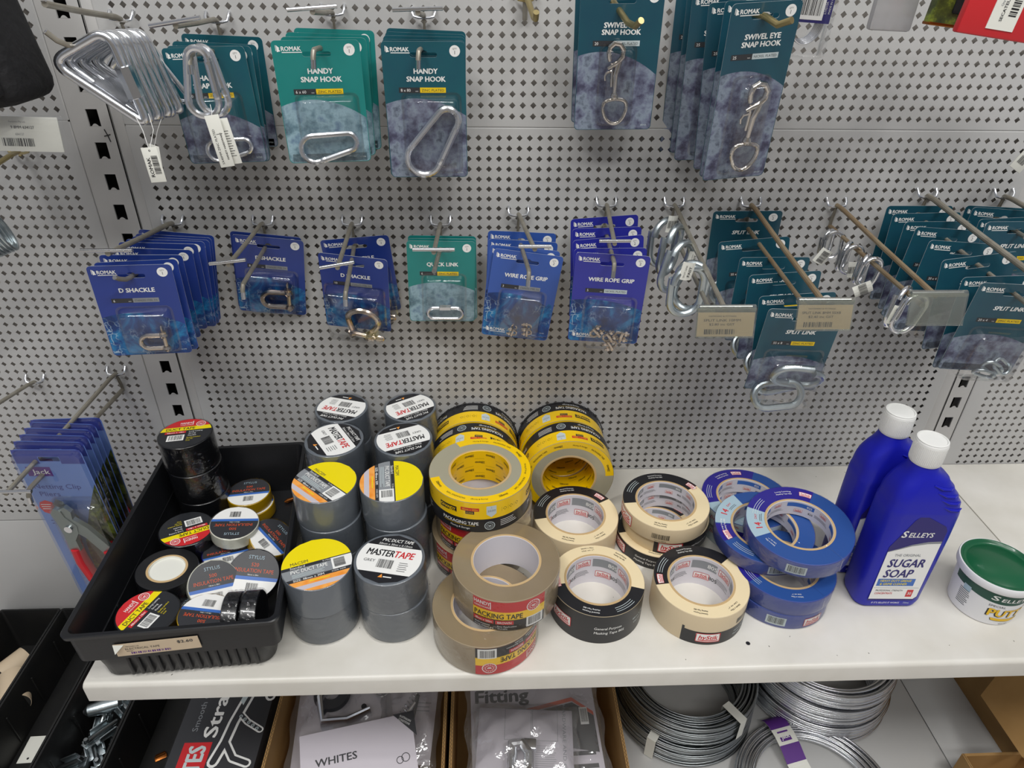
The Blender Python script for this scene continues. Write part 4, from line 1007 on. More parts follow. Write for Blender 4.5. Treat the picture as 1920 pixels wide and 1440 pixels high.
def art_duct(r):
    a = Art(); a.band(r, -r, .22*r, 'bface', 1); a.band(r, .46*r, r, 'red', 2); a.band(r, .20*r, .46*r, 'yel', 2)
    a.text('HANDY', -.05*r, .72*r, .13*r, 'w', w=.46*r, bold=.03); a.text('HARDWARE', -.05*r, .58*r, .06*r, 'w', w=.44*r, bold=.01); a.rect(.19*r, .22*r, .56*r, .84*r, 'w', 3)
    a.seal(.52*r, .60*r, .19*r, 'w', 'red'); a.text('DUCT TAPE', -.22*r, .33*r, .16*r, 'k', w=1.1*r, bold=.035, layer=4)
    a.rect(-.78*r, .02*r, .02*r, .16*r, 'red', 3); a.text('48mm x 18m', -.38*r, .09*r, .08*r, 'w', w=.66*r, bold=.02, layer=4)
    for i, s in enumerate(('Long Lasting', 'Strong', 'Flexible')): a.text(s, .14*r, .10*r - i*.14*r, .075*r, 'w', al='l', bold=0)
    for i, s in enumerate(('Quality product', 'you can', 'trust')): a.text(s, .1*r, -.32*r - i*.1*r, .06*r, 'yel', al='l', bold=0)
    a.bar(-.32*r, -.28*r, .52*r, .30*r, bg='w', layer=4); return a
def art_insul(r, num='500'):
    a = Art(); a.band(r, -.10*r, r, 'kk', 1); a.band(r, -.24*r, -.10*r, 'blu', 1); a.band(r, -r, -.24*r, 'w', 1)
    a.text('STYLUS', 0, .68*r, .15*r, 'pale', w=.62*r, bold=-.01); a.text(num, 0, .38*r, .15*r, 'orx', bold=0); a.text('INSULATION TAPE', 0, .14*r, .16*r, 'orx', w=1.56*r, bold=.0)
    a.text('18mm x 20m', 0, -.03*r, .06*r, 'w', bold=0); a.bar(.05*r, -.52*r, .46*r, .34*r, bg=None, layer=4); return a

LABELR = .93
def tape_thing(name, label, cat, X, group): return thing(name, label, cat, X, group)
GREY = 'grey duct tape rolls in two columns of stacks'
def grey_roll(kind, x, y, z, r, h, rot, label, seed):
    t = tape_thing('duct_tape_roll', label, 'duct tape', T(x, y, z) @ Matrix.Rotation(rot, 4, 'Z'), GREY)
    solid_roll(r, h, 'gtape', 'gface', t)
    if kind: (art_master(r*.92) if kind == 'M' else art_macsim(r*.985)).obj(f_top(h + (.0001 if kind == 'C' else -.0002)), t, 'disc_label')
    if kind != 'C': shrink(t, r, h, amp=.0012, seed=seed)
    return t
def grey_stack(specs, x, y, r, place):
    z = ZS; n = len(specs)
    for i, (kind, h, rot, dx, dy) in enumerate(specs):
        what = {'M': 'grey duct tape with white and black disc label', 'C': 'grey duct tape with yellow and orange disc label', None: 'plain-sided grey duct tape'}[kind if i == n-1 else None]
        lev = 'on top' if i == n-1 else ('lowest' if i == 0 else 'in the middle')
        grey_roll(kind if i == n-1 else None, x+dx, y+dy, z, r, h, R_(rot), '%s, %s of the %s' % (what, lev, place), i + int(abs(x)*1000)); z += h
grey_stack([(None, .048, 0, -.001, .0015), ('C', .048, 20, 0, 0)], -.3815, -.2855, .0410, 'front left stack')
grey_stack([(None, .0495, 0, .0015, -.0005), ('M', .0495, -12, 0, 0)], -.2970, -.2825, .0418, 'front right stack')
grey_stack([(None, .048, 0, .002, -.001), (None, .048, 0, .0015, -.001), ('C', .048, -42, 0, 0)], -.3840, -.1945, .0400, 'second left stack')
grey_stack([(None, .048, 0, .002, .001), (None, .048, 0, .002, -.001), ('C', .048, -82, 0, 0)], -.3005, -.1945, .0400, 'second right stack')
grey_stack([(None, .0505, 0, .001, 0), (None, .0505, 0, -.001, .0005), ('M', .0505, -58, 0, 0)], -.3850, -.1155, .0388, 'third left stack')
grey_stack([(None, .0505, 0, .001, 0), (None, .0505, 0, -.002, .0005), ('M', .0505, 204, 0, 0)], -.2925, -.1155, .0388, 'third right stack')
grey_stack([(None, .0505, 0, .001, 0), (None, .0505, 0, .001, .0), ('M', .0505, 163, 0, 0)], -.3880, -.0390, .0372, 'rearmost left stack')
grey_stack([(None, .0505, 0, .001, 0), (None, .0505, 0, -.001, .0), ('M', .0505, 212, 0, 0)], -.2900, -.0390, .0372, 'rearmost right stack')

# ---- sector of a ring face
def ring_sector(a, v0, v1, th0, th1, mat, layer, rref):
    """u = -(theta) * rref with f_ringtop(z, rref, 0): theta in degrees"""
    n = max(2, int(abs(th1-th0)/5)); vs = []; fs = []
    for i in range(n+1):
        u = -R_(th0 + (th1-th0)*i/n)*rref; vs += [(u, v0), (u, v1)]
    for i in range(n): fs.append((2*i, 2*i+1, 2*i+3, 2*i+2))
    a.p.append((vs, fs, mat, layer))
def side_rect(a, th0, th1, R, z0, z1, mat, layer):
    """with f_side(R, 0): u = theta*R"""
    n = max(2, int(abs(th1-th0)/4)); vs = []; fs = []
    for i in range(n+1):
        u = R_(th0 + (th1-th0)*i/n)*R; vs += [(u, z0), (u, z1)]
    for i in range(n): fs.append((2*i, 2*i+2, 2*i+3, 2*i+1))
    a.p.append((vs, fs, mat, layer))
class Sub:
    """artwork drawn in a local frame and shifted (optionally turned upside down) into another"""
    def __init__(s, art, du, dv, flip=False): s.a = art; s.du = du; s.dv = dv; s.f = -1 if flip else 1
    def into(s, dst):
        for vs, fs, m, l in s.a.p: dst.p.append(([(s.du + s.f*x, s.dv + s.f*y) for x, y in vs], fs, m, l))
def hystik(a, u, v, k, rot=0., flip=False, bg='red'):
    """white-edged red label with slanted letters; k = box height"""
    b = Art(); w = k*1.9
    b.poly([(-w/2, -k/2), (w/2, -k*.44), (w*.46, k/2), (-w*.54, k*.44)], 'w', 3); b.poly([(-w*.46, -k*.36), (w*.46, -k*.32), (w*.43, k*.40), (-w*.49, k*.34)], 'w', 4)
    b.text('hyStik', 0, k*.06, k*.46, 'red', w=w*.82, bold=.06, shear=.2, layer=5); b.rect(-w*.42, w*.42, -k*.34, -k*.24, 'red', 5)
    for (x0, x1, y0, y1) in ((-w/2, w/2, k*.43, k*.5), (-w/2, w/2, -k*.5, -k*.43), (-w*.53, -w*.5, -k*.46, k*.46), (w*.48, w*.51, -k*.46, k*.46)): b.rect(x0, x1, y0, y1, 'red', 5)
    c, s = cos(rot + (pi if flip else 0)), sin(rot + (pi if flip else 0))
    for vs, fs, m, l in b.p: a.p.append(([(u + x*c - y*s, v + x*s + y*c) for x, y in vs], fs, m, l))
def handy_logo(a, u, v, k, ink='k', box=None, flip=False, sh=.2):
    b = Art()
    if box: b.poly([(-k*2.6, -k*.95), (k*2.6, -k*.8), (k*2.6, k*.9), (-k*2.6, k*.8)], box, 3)
    b.ring(-k*1.95, 0, k*.28, k*.5, ink, 4, 12); b.text('HANDY', k*.45, 0, k, ink, w=k*3.7, bold=.05, shear=sh, layer=4); b.rect(k*.4, k*2.3, -k*.78, -k*.62, ink, 4)
    Sub(b, u, v, flip).into(a)

YG = 'yellow packaging tape rolls'
def yellow_roll(X, label, sector, side_c, corez=True):
    ro, ri, h = .0655, .0375, .048
    t = tape_thing('packaging_tape_roll', label, 'packaging tape', X, YG)
    roll_body(ro, ri, h, 'clear', 'clear', 'coreb', 'hyel', parent=t)
    a = Art(); a0, a1 = sector
    ring_sector(a, .0535, ro-.0003, a0, a1, 'hyel', 1, .058)
    k = 0; th = a0 + 14
    while th < a1 - 16:
        u = -R_(th)*.058
        if k % 3 == 0: handy_logo(a, u, .0592, .0026)
        elif k % 3 == 1: a.text('PACKAGING TAPE', u, .0592, .0026, 'k', w=.026, bold=.02)
        else: a.text('Moving & Storage', u, .0592, .0024, 'k', w=.021, bold=0, shear=.2)
        th += 30; k += 1
    a.obj(f_ringtop(h, .058, 0), t, 'face_label')
    # side label, 300 degrees round
    a = Art(); c = side_c; w0, w1 = c-165, c+165
    side_rect(a, w0, w1, ro, .0215, h-.0006, 'hyel', 1); side_rect(a, w0, w1, ro, .0006, .0215, 'k', 1)
    for base in (c-110, c, c+110):
        u = R_(base)*ro
        handy_logo(a, u-.040, .033, .0048, ink='hyel', box='k'); a.rect(u-.022, u+.001, .0345, .0395, 'red', 2, step=.004); a.text('48mm x 200m', u-.0105, .037, .0028, 'hyel', w=.020, bold=.01, layer=3)
        a.rect(u-.016, u-.005, .0295, .0343, 'kk', 2, step=.004); a.text('CLEAR', u-.0105, .0319, .0022, 'hyel', bold=0)
        a.rect(u+.010, u+.0225, .029, .042, 'lw', 2, step=.003); a.poly([(u+.010, .029), (u+.0225, .029), (u+.0162, .024)], 'lw', 2); a.text('2030', u+.0162, .0345, .0030, 'grn', w=.010, bold=.02, layer=3); a.text('2', u+.0162, .0395, .0026, 'grn', bold=0)
        a.text('PACKAGING TAPE', u-.024, .0145, .0052, 'w', w=.048, bold=.03); a.text('Moving & Storage', u-.024, .0065, .0032, 'w', w=.026, bold=0, shear=.2); a.rect(u-.047, u-.004, .0103, .0107, 'hyel', 3, step=.004)
        a.seal(u+.014, .0105, .0068, 'lw')
        for q in range(3): a.ring(u+.034+q*.009, .0335, .0022, .0027, 'k', 2, 4); a.rect(u+.0296+q*.009, u+.0298+q*.009, .030, .037, 'k', 2)
        a.lines(u+.028, u+.052, .016, .0028, 4, .0008, 'w')
    a.obj(f_side(ro, 0), t, 'side_label')
    a = Art(); rng_ = random.Random(5)
    for row in range(4):
        for q in range(8): handy_logo(a, (q + .5*(row % 2)) * 2*pi*ri/8, .006 + row*.0120, .0028, sh=.1); a.rect((q+.5*(row % 2)-.26)*2*pi*ri/8, (q+.5*(row % 2)+.2)*2*pi*ri/8, .0115+row*.012, .0117+row*.012, 'k', 3, step=.003)
    a.obj(f_core(ri, pi/2), t, 'core_print'); return t
STAND = Matrix.Rotation(pi/2, 4, 'X')
def wavy_rim(t):
    mb = MB(); n = 140; p = []
    for k in range(n): a = 2*pi*k/n; r = .0655 + .0008 + .0007*(k % 2); p.append((r*cos(a), r*sin(a), .0012))
    mb.tube(p, .0006, 'k', 5, closed=True); mb.build('crimped_rim', t)
yellow_roll(T(-.1895, -.1735, ZS+.096), 'yellow packaging tape roll lying flat on top of the packing tapes', (-165, 120), -92)
wavy_rim(yellow_roll(T(-.1990, -.0015, ZS+.0660) @ STAND, 'yellow packaging tape standing on edge against the panel, left pair', (-60, 240), 60))
yellow_roll(T(-.1985, -.0525, ZS+.0660) @ STAND @ Matrix.Rotation(R_(-12), 4, 'Z'), 'yellow packaging tape standing on edge, front of the left pair', (-60, 240), 105)
wavy_rim(yellow_roll(T(-.0650, -.0015, ZS+.0660) @ STAND, 'yellow packaging tape standing on edge against the panel, right pair', (-60, 240), 100))
yellow_roll(T(-.0625, -.0525, ZS+.0660) @ STAND @ Matrix.Rotation(R_(-25), 4, 'Z'), 'yellow packaging tape standing on edge with open core facing out, right pair', (28, 265), 112)

BG = 'brown packing tape rolls'
def brown_roll(x, y, z, label, lab_c, flip, ro=.0640, X=None, sector=True):
    h = .048
    t = tape_thing('packing_tape_roll', label, 'packing tape', (X if X is not None else T(x, y, z)), BG)
    roll_body(ro, .0388, h, 'browns', 'brown', 'coreb', 'core', parent=t)
    b = Art(); w = .088
    b.rect(-w/2, w/2, 0, .046, 'red', 1, step=.004); b.rect(-w/2, w/2, 0, .0175, 'k', 2, step=.004); b.rect(-w/2, w/2, .0165, .0300, 'hyel', 2, step=.004)
    b.text('HANDY', -w/2+.0115, .0405, .0058, 'w', w=.020, bold=.04); b.text('HARDWARE', -w/2+.0115, .0342, .0026, 'w', w=.019, bold=.02); b.rect(-w/2+.0215, -w/2+.0225, .0325, .044, 'w', 3)
    b.text('PACKING TAPE', -.0135, .0232, .0080, 'k', w=.057, bold=.04, layer=4)
    b.rect(-w/2+.0005, -w/2+.0255, .0095, .0158, 'red', 3, step=.004); b.text('48mm x 200m', -w/2+.013, .0127, .0032, 'w', w=.021, bold=.02, layer=4)
    b.rect(-w/2+.0275, -w/2+.0485, .0095, .0158, 'red', 3, step=.004); b.text('BROWN', -w/2+.038, .0127, .0036, 'w', w=.016, bold=.03, layer=4)
    b.text('Multi-purpose', -w/2+.0115, .0063, .0026, 'w', w=.019, bold=.02); b.text('Strong adhesive grip', -w/2+.0135, .0026, .0026, 'w', w=.024, bold=.02)
    b.text('Easy Application', -w/2+.041, .0063, .0024, 'w', w=.022, bold=.01); b.text('Durable', -w/2+.036, .0026, .0024, 'w', w=.011, bold=.01)
    b.seal(w/2-.016, .0345, .0088, 'w', 'red'); b.bar(w/2-.0135, .0100, .0175, .0125, bg='w', layer=4)
    a = Art(); Sub(b, 0, .047 if flip else .001, flip).into(a)
    a.obj(f_side(ro, R_(lab_c)), t, 'side_label')
    shrink(t, ro, h, amp=.0004, seed=int(abs(x)*1e4))
    return t
brown_roll(-.1915, -.1735, ZS, 'brown packing tape roll lowest under the flat yellow roll', -112, False)
brown_roll(-.1850, -.1715, ZS+.048, 'brown packing tape roll with red label, under the flat yellow roll', -112, False)
brown_roll(-.1835, -.3075, ZS, 'brown packing tape roll lying flat at the shelf front, label upside down', -62, True)
brown_roll(-.1590, -.2850, ZS+.048, 'brown packing tape roll lying on the front one, empty white core showing', -88, False)
mb = MB(); mb.add([(-.0069, -.0645, .004), (.0069, -.0645, .004), (.0069, -.0645, .040), (-.0069, -.0645, .040)], [(0,1,2,3)], 'tagw')

# ---------------------------------------------------------------- cream masking tape
MG = 'cream masking tape rolls'
def mask_face(a, ro, s0, s1, label_mat, sub, logo_th, face_txt=True, k=.0075, txt='w'):
    rr = (ro + .0415)/2 + .001
    ring_sector(a, .0418, ro-.0003, s0, s1, label_mat, 1, rr)
    m = (s0+s1)/2
    for dth, s1_, s2_ in ((0, 'General Purpose', 'Masking Tape 805'),):
        u = -R_(m - 12)*rr; a.text(sub[0], u, rr+.0022, .0021, txt, w=.020, bold=.02); a.text(sub[1], u, rr-.0020, .0021, txt, w=.021, bold=.02)
    for i in range(3): a.rect(-R_(m+52)*rr, -R_(m+22)*rr, rr+.003-i*.0028, rr+.0024-i*.0028, 'lw', 3, step=.003)
    hystik(a, -R_(logo_th)*rr, rr, k)
def core_print(a, ri, h, blue=False):
    c = 2*pi*ri; n = 4
    for q in range(n):
        u = q*c/n
        a.rect(u, u+c/n*.55, h*.62, h*.9, 'blu' if blue else 'grn', 2, step=.004); a.text('825' if blue else '805', u+c/n*.45, h*.76, h*.14, 'w', bold=.03)
        hystik(a, u+c/n*.78, h*.76, h*.22); hystik(a, u+c/n*.25, h*.36, h*.22); a.text('825' if blue else '805', u+c/n*.5, h*.36, h*.13, 'kk', bold=.02)
        a.lines(u+c/n*.58, u+c/n*.95, h*.48, h*.05, 4, h*.012, 'kk')
def mask_roll(X, h, label, s0, s1, logo, ro=.0590, side=None, dark=True):
    t = tape_thing('masking_tape_roll', label, 'masking tape', X, MG)
    roll_body(ro, .0385, h, 'creams', 'cream', 'coreb', 'core', parent=t)
    a = Art(); mask_face(a, ro, s0, s1, 'k', ('General Purpose', 'Masking Tape 805'), logo)
    rr = (ro+.0415)/2+.001; o = (s0+s1)/2+180
    for d, tx in ((-38, ('General Purpose', 'Masking Tape 805')), (12, ('36mm x 55m', 'Use on 1"'))):
        a.text(tx[0], -R_(o+d)*rr, rr+.0022, .0021, 'k', w=.016, bold=.03); a.text(tx[1], -R_(o+d)*rr, rr-.0020, .0021, 'k', w=.017, bold=.03)
    a.obj(f_ringtop(h, rr, 0), t, 'face_label')
    a = Art(); core_print(a, .0385, h); a.obj(f_core(.0385, pi/2), t, 'core_print')
    if side: a = Art(); side(a, ro, h); a.obj(f_side(ro, 0), t, 'side_label')
    return t
def sd_front(a, R, h):
    side_rect(a, -200, -8, R, .0004, h-.0004, 'k', 1); u = R_(-84)*R
    a.text('General Purpose', u, h*.56, .0042, 'w', w=.034, bold=.02, shear=.1); a.text('Masking Tape 805', u+.002, h*.40, .0042, 'w', w=.038, bold=.02, shear=.1)
    hystik(a, R_(-145)*R, h*.5, .016); a.text('48mm x 55m', R_(-38)*R, h*.55, .0034, 'lw', bold=.01, shear=.1); a.text('Use on 2"', R_(-38)*R, h*.40, .0034, 'lw', bold=.01, shear=.1)
def sd_right(a, R, h):
    side_rect(a, -124, 20, R, .0004, h*.46, 'k', 1); side_rect(a, -124, -121, R, .0004, h*.55, 'k', 1); hystik(a, R_(-92)*R, h*.27, .0150)
    a.text('General Purpose', R_(-45)*R, h*.30, .0028, 'lw', bold=.01, shear=.1); a.text('Masking Tape 805', R_(-45)*R, h*.18, .0028, 'lw', bold=.01, shear=.1)
    a.bar(R_(-46)*R, h*.64, .022, .0085, bg=None)
def sd_top(a, R, h):
    a.bar(R_(-108)*R, h*.42, .024, .0085, bg=None); a.text('9 311563 080558', R_(-108)*R, h*.12, .0016, 'k', bold=0); hystik(a, R_(-168)*R, h*.5, .018); side_rect(a, -30, 25, R, .0, h*.4, 'k', 1)
def sd_mid(a, R, h):
    side_rect(a, -118, 30, R, .0004, h-.0004, 'k', 1); hystik(a, R_(-96)*R, h*.5, .0165); a.text('General Purpose Masking Tape', R_(-50)*R, h*.5, .0028, 'w', bold=0)
def sd_low(a, R, h):
    side_rect(a, -195, 30, R, .0004, h-.0004, 'k', 1); hystik(a, R_(-165)*R, h*.5, .0150); a.text('General Purpose', R_(-118)*R, h*.62, .0034, 'w', bold=.02, shear=.1); a.text('Masking Tape 805', R_(-118)*R, h*.35, .0034, 'w', bold=.02, shear=.1)
mask_roll(T(-.0440, -.2745, ZS), .048, 'cream masking tape roll with black side label, at the front left of its group', -172, -18, -176, ro=.0582, side=sd_front)
mask_roll(T(.0852, -.2795, ZS), .048, 'cream masking tape roll with black band round its lower half, front right', 38, 186, 176, ro=.0588, side=sd_right)
mask_roll(T(-.0575, -.1560, ZS), .048, 'cream masking tape roll leaning near the yellow rolls, black half at back', 30, 190, 42, ro=.0592)
mask_roll(T(.0610, -.1600, ZS), .024, 'narrow masking tape roll with black side, lowest of the stack of three', 30, 190, 42, ro=.0590, side=sd_low)
mask_roll(T(.0700, -.1545, ZS+.024), .024, 'narrow masking tape roll in the middle of the stack of three', 30, 190, 42, ro=.0590, side=sd_mid)
mask_roll(T(.0655, -.1585, ZS+.048), .024, 'narrow cream masking tape roll on top of the stack of three', 30, 184, 34, ro=.0590, side=sd_top)

# ---------------------------------------------------------------- blue painter's tape
BL = 'blue masking tape rolls'
def blue_roll(X, h, label, s0, s1, logo, white=None, side='b', ro=.0625, seam=True):
    t = tape_thing('painters_tape_roll', label, 'painters tape', X, BL)
    roll_body(ro, .0395, h, 'blues', 'blue', 'coreb', 'core', parent=t)
    rr = .0525; a = Art(); mask_face(a, ro, s0, s1, 'indigo', ('Long Lasting', 'Masking Tape 825'), logo)
    if white:
        ring_sector(a, .0428, ro-.0003, white[0], white[1], 'pale', 2, rr); m = (white[0]+white[1])/2
        a.text('14', -R_(m+6)*rr, rr, .0085, 'red', bold=.05); a.text('DAY', -R_(m-10)*rr, rr+.001, .0030, 'red', bold=.03); a.lines(-R_(m-2)*rr, -R_(m-20)*rr, rr-.004, .002, 2, .0006, 'kk')
    o = s1 + 60; a.text('24mm x 55m', -R_(o)*rr, rr+.0020, .0020, 'w', w=.014, bold=.02); a.text('Use on 1"', -R_(o)*rr, rr-.0020, .0020, 'w', w=.012, bold=.02)
    a.obj(f_ringtop(h, rr, 0), t, 'face_label')
    a = Art(); core_print(a, .0395, h, True); a.obj(f_core(.0395, pi/2), t, 'core_print')
    a = Art()
    if side in ('b', 'bh'): a.bar(R_(-112)*ro, h*.48, .019, .0105, bg='lw', layer=4)
    if side == 'bh': hystik(a, R_(-68)*ro, h*.45, .0135)
    if side == 'h': hystik(a, R_(-160)*ro, h*.5, .0150)
    if side == 'w': side_rect(a, -200, -60, ro, .0006, h-.0006, 'lw', 1); a.text('14', R_(-168)*ro, h*.6, .011, 'red', bold=.05, shear=.2); a.text('DAY', R_(-150)*ro, h*.55, .005, 'red', bold=.04, shear=.2); a.rect(R_(-140)*ro, R_(-110)*ro, h*.1, h*.5, 'indigo', 2, step=.004); a.text('EASY REMOVAL', R_(-130)*ro, h*.76, .003, 'red', bold=.02); a.bar(R_(-88)*ro, h*.4, .016, .010, bg='w', layer=4)
    if a.p: a.obj(f_side(ro, 0), t, 'side_label')
    if seam:
        mb = MB(); p = []
        for i in range(13): s = i/12; p.append(((.041+s*(ro-.041)) , 0, h+.0003))
        p += [(ro+.0003, 0, h-.001), (ro+.0005, .001, 0.001)]
        mb.tube([Matrix.Rotation(R_(-62), 3, 'Z') @ Vector(q) for q in p], .0007, 'wrap', 5); mb.build('film_seam', t)
    shrink(t, ro, h, amp=.00035, seed=int(h*1e5)+int(s0))
    return t
def tilt(x, y, z, nx, ny, spin=0.):
    n = Vector((nx, ny, 1)).normalized(); q = Vector((0, 0, 1)).rotation_difference(n)
    return T(x, y, z) @ q.to_matrix().to_4x4() @ Matrix.Rotation(spin, 4, 'Z')
blue_roll(T(.1985, -.2560, ZS), .024, 'blue masking tape roll lowest at the front, barcode on its side', 100, 200, 165, side='bh')
blue_roll(T(.2000, -.2560, ZS+.0245), .024, 'blue masking tape roll second from bottom at the front, purple label at left', 120, 205, 162, side=None)
blue_roll(T(.1930, -.1340, ZS), .032, 'blue masking tape roll lowest in the rear, white 14 day label on its side', 60, 190, 95, side='w', seam=False)
blue_roll(T(.1890, -.1370, ZS+.0325), .024, 'blue masking tape roll with dark purple face, rear left of the blue pile', 62, 190, 88, white=(190, 250), side='w', seam=False)
blue_roll(tilt(.1820, -.2160, ZS+.0560, -.05, -.08, R_(20)), .022, 'tilted blue masking tape roll between the rear one and the top one', 150, 178, 170, white=(92, 150), side='b')
blue_roll(tilt(.2130, -.2400, ZS+.0800, -.04, -.08), .024, 'blue masking tape roll on top of the pile, white 14 day label at its left', 52, 150, 60, white=(150, 196), side='b', ro=.0650)

# ---------------------------------------------------------------- bottles and tub
def loft(mb, rings, mat, cap=True):
    n = len(rings[0]); vs = [p for r in rings for p in r]; fs = []
    for k in range(len(rings)-1):
        for i in range(n): j = (i+1) % n; fs.append((k*n+i, k*n+j, (k+1)*n+j, (k+1)*n+i))
    if cap: fs += [tuple(range(n))[::-1], tuple((len(rings)-1)*n + i for i in range(n))]
    mb.add(vs, fs, mat)
def bottle(X, label):
    t = thing('cleaner_bottle', label, 'bottle', X, 'blue cleaner bottles')
    S_ = [(.000, -.036, .036, .038, .012), (.003, -.041, .040, .046, .014), (.012, -.043, .042, .050, .015), (.060, -.0435, .0425, .051, .015),
          (.120, -.0440, .0435, .051, .015), (.155, -.0440, .0430, .051, .015), (.160, -.0437, .0425, .0525, .016), (.163, -.0430, .0415, .0525, .016)]
    for i in range(8):                      # grip ribs on the right shoulder
        z = .168 + i*.0052; q = i/7; xr = .0405 - .0235*q**1.25 + (.0009 if i % 2 else -.0006); xl = -.0425 + .0110*q**2.0
        S_.append((z, xl, xr, .0515 - .0105*q*q, .016))
    S_ += [(.2095, -.0300, .0085, .0385, .0165), (.2145, -.0290, .0045, .0335, .0150), (.2225, -.0285, .0030, .0315, .0150)]
    rings = []
    for z, xl, xr, d, r in S_:
        r = min(r, (xr-xl)/2*.98, d/2*.98); rings.append([(x, y, z) for x, y in rrect(xl, xr, -d/2, d/2, r, 6)])
    mb = MB(); loft(mb, rings, 'hdpe'); b = mb.build('bottle_body', t, smooth=35)
    # raised grip ridges on the front of the shoulder
    mb = MB()
    for i in range(4):
        z = .167 + i*.0095; q = (z-.167)/.037; xr = .0375 - .0235*q**1.25; y = -(.0515 - .0105*q*q)/2
        mb.tube([(xr-.026, y+.001, z+.006), (xr-.016, y-.0006, z+.002), (xr-.006, y+.0008, z), (xr, y+.005, z)], [.0008, .0017, .0018, .0008], 'hdpe', 8)
    for i in range(14):
        z = .014 + i*.0108; mb.tube([(.040, -.016, z), (.0432, -.006, z+.003), (.0432, .006, z+.003)], [.001, .0022, .0012], 'hdpe', 8)
    mb.build('grip_ridge', t)
    mb = MB(); cx = -.0128
    prof = [(.0166, .2215), (.0173, .2225), (.0173, .2485), (.0168, .2505), (.0160, .2512), (.0, .2512)]
    mb.lathe(prof, 'cap', 48, T(cx, 0, 0))
    for k in range(60):
        a_ = 2*pi*k/60; mb.box(.0171, .0176, -.0003, .0003, .2245, .2475, 'cap', T(cx, 0, 0) @ Matrix.Rotation(a_, 4, 'Z'))
    mb.lathe([(.0166, .2512), (.0166, .2518), (.0150, .2521), (.0145, .2514)], 'cap', 48, T(cx, 0, 0)); mb.build('screw_cap', t, smooth=40)
    # front label
    a = Art(); x0, x1 = -.0300, .0385
    def edge(z): return x0 + (0 if z < .095 else (z-.095)*.55)
    a.poly([(x0, .014), (x1-.004, .014), (x1, .020), (x1, .118), (x1-.004, .124), (edge(.140)+.004, .140), (edge(.132), .132), (x0, .095)], 'nav', 1)
    w = [(x0+.0005, .0165), (x1-.0045, .0165), (x1-.0005, .0205), (x1-.0005, .1035), (.020, .1025), (.0, .0985), (-.015, .093), (x0+.0005, .0885)]
    a.poly(w, 'w', 2)
    a.poly([(x0+.0005, .0885), (-.015, .093), (.0, .0985), (.020, .1025), (x1-.0005, .1035), (x1-.0005, .1005), (.020, .0997), (.0, .0965), (-.015, .0918), (x0+.0005, .0878)], 'grn', 3)
    a.text('S', -.0160, .1135, .0090, 'w', w=.0075, bold=.06, shear=.15); a.text('ELLEYS', .0065, .1125, .0066, 'w', w=.033, bold=.05, shear=.15)
    a.text('THE ORIGINAL', .000, .0835, .0036, 'grn', w=.036, bold=.02, shear=.0, layer=4)
    a.text('SUGAR', .003, .0720, .0120, 'nav', w=.050, bold=.07, shear=.15, layer=4); a.text('SOAP', -.002, .0565, .0120, 'nav', w=.040, bold=.07, shear=.15, layer=4)
    a.rect(-.0265, .0260, .0370, .0480, 'blu', 3); a.rect(-.0265, .0260, .0370, .0480, 'pale', 3) if False else None
    a.text('HEAVY DUTY GREASE', -.001, .0452, .0034, 'yel', w=.044, bold=.03, layer=4, shear=.1); a.text('& GRIME CLEANER', -.003, .0402, .0034, 'yel', w=.038, bold=.03, layer=4, shear=.1)
    a.rect(x0+.002, x1-.003, .0338, .0342, 'grn', 3); a.text('PROFESSIONAL STRENGTH', -.005, .0300, .0026, 'kk', w=.038, bold=.01, layer=4); a.text('CONCENTRATE', -.0115, .0255, .0028, 'red', w=.025, bold=.03, layer=4)
    a.rect(.0210, .0300, .0200, .0310, 'red', 3); a.text('30', .0255, .0255, .0042, 'w', bold=.03, layer=4)
    a.text("IF IT'S SELLEYS IT WORKS", -.003, .0105, .0024, 'w', w=.040, bold=.02); a.text('750mL', .027, .0105, .0024, 'lw', bold=0)
    a.obj(lambda x, y, l: ((x-.004)*.89 - .0010, -.0257 - l, y*1.15), t, 'front_label')
    return t
bottle(T(.3335, -.2650, ZS) @ Matrix.Rotation(R_(-2), 4, 'Z'), 'blue sugar soap bottle standing in front, nearest the tub')
bottle(T(.3265, -.2085, ZS) @ Matrix.Rotation(R_(-2), 4, 'Z'), 'blue sugar soap bottle standing behind the other one')

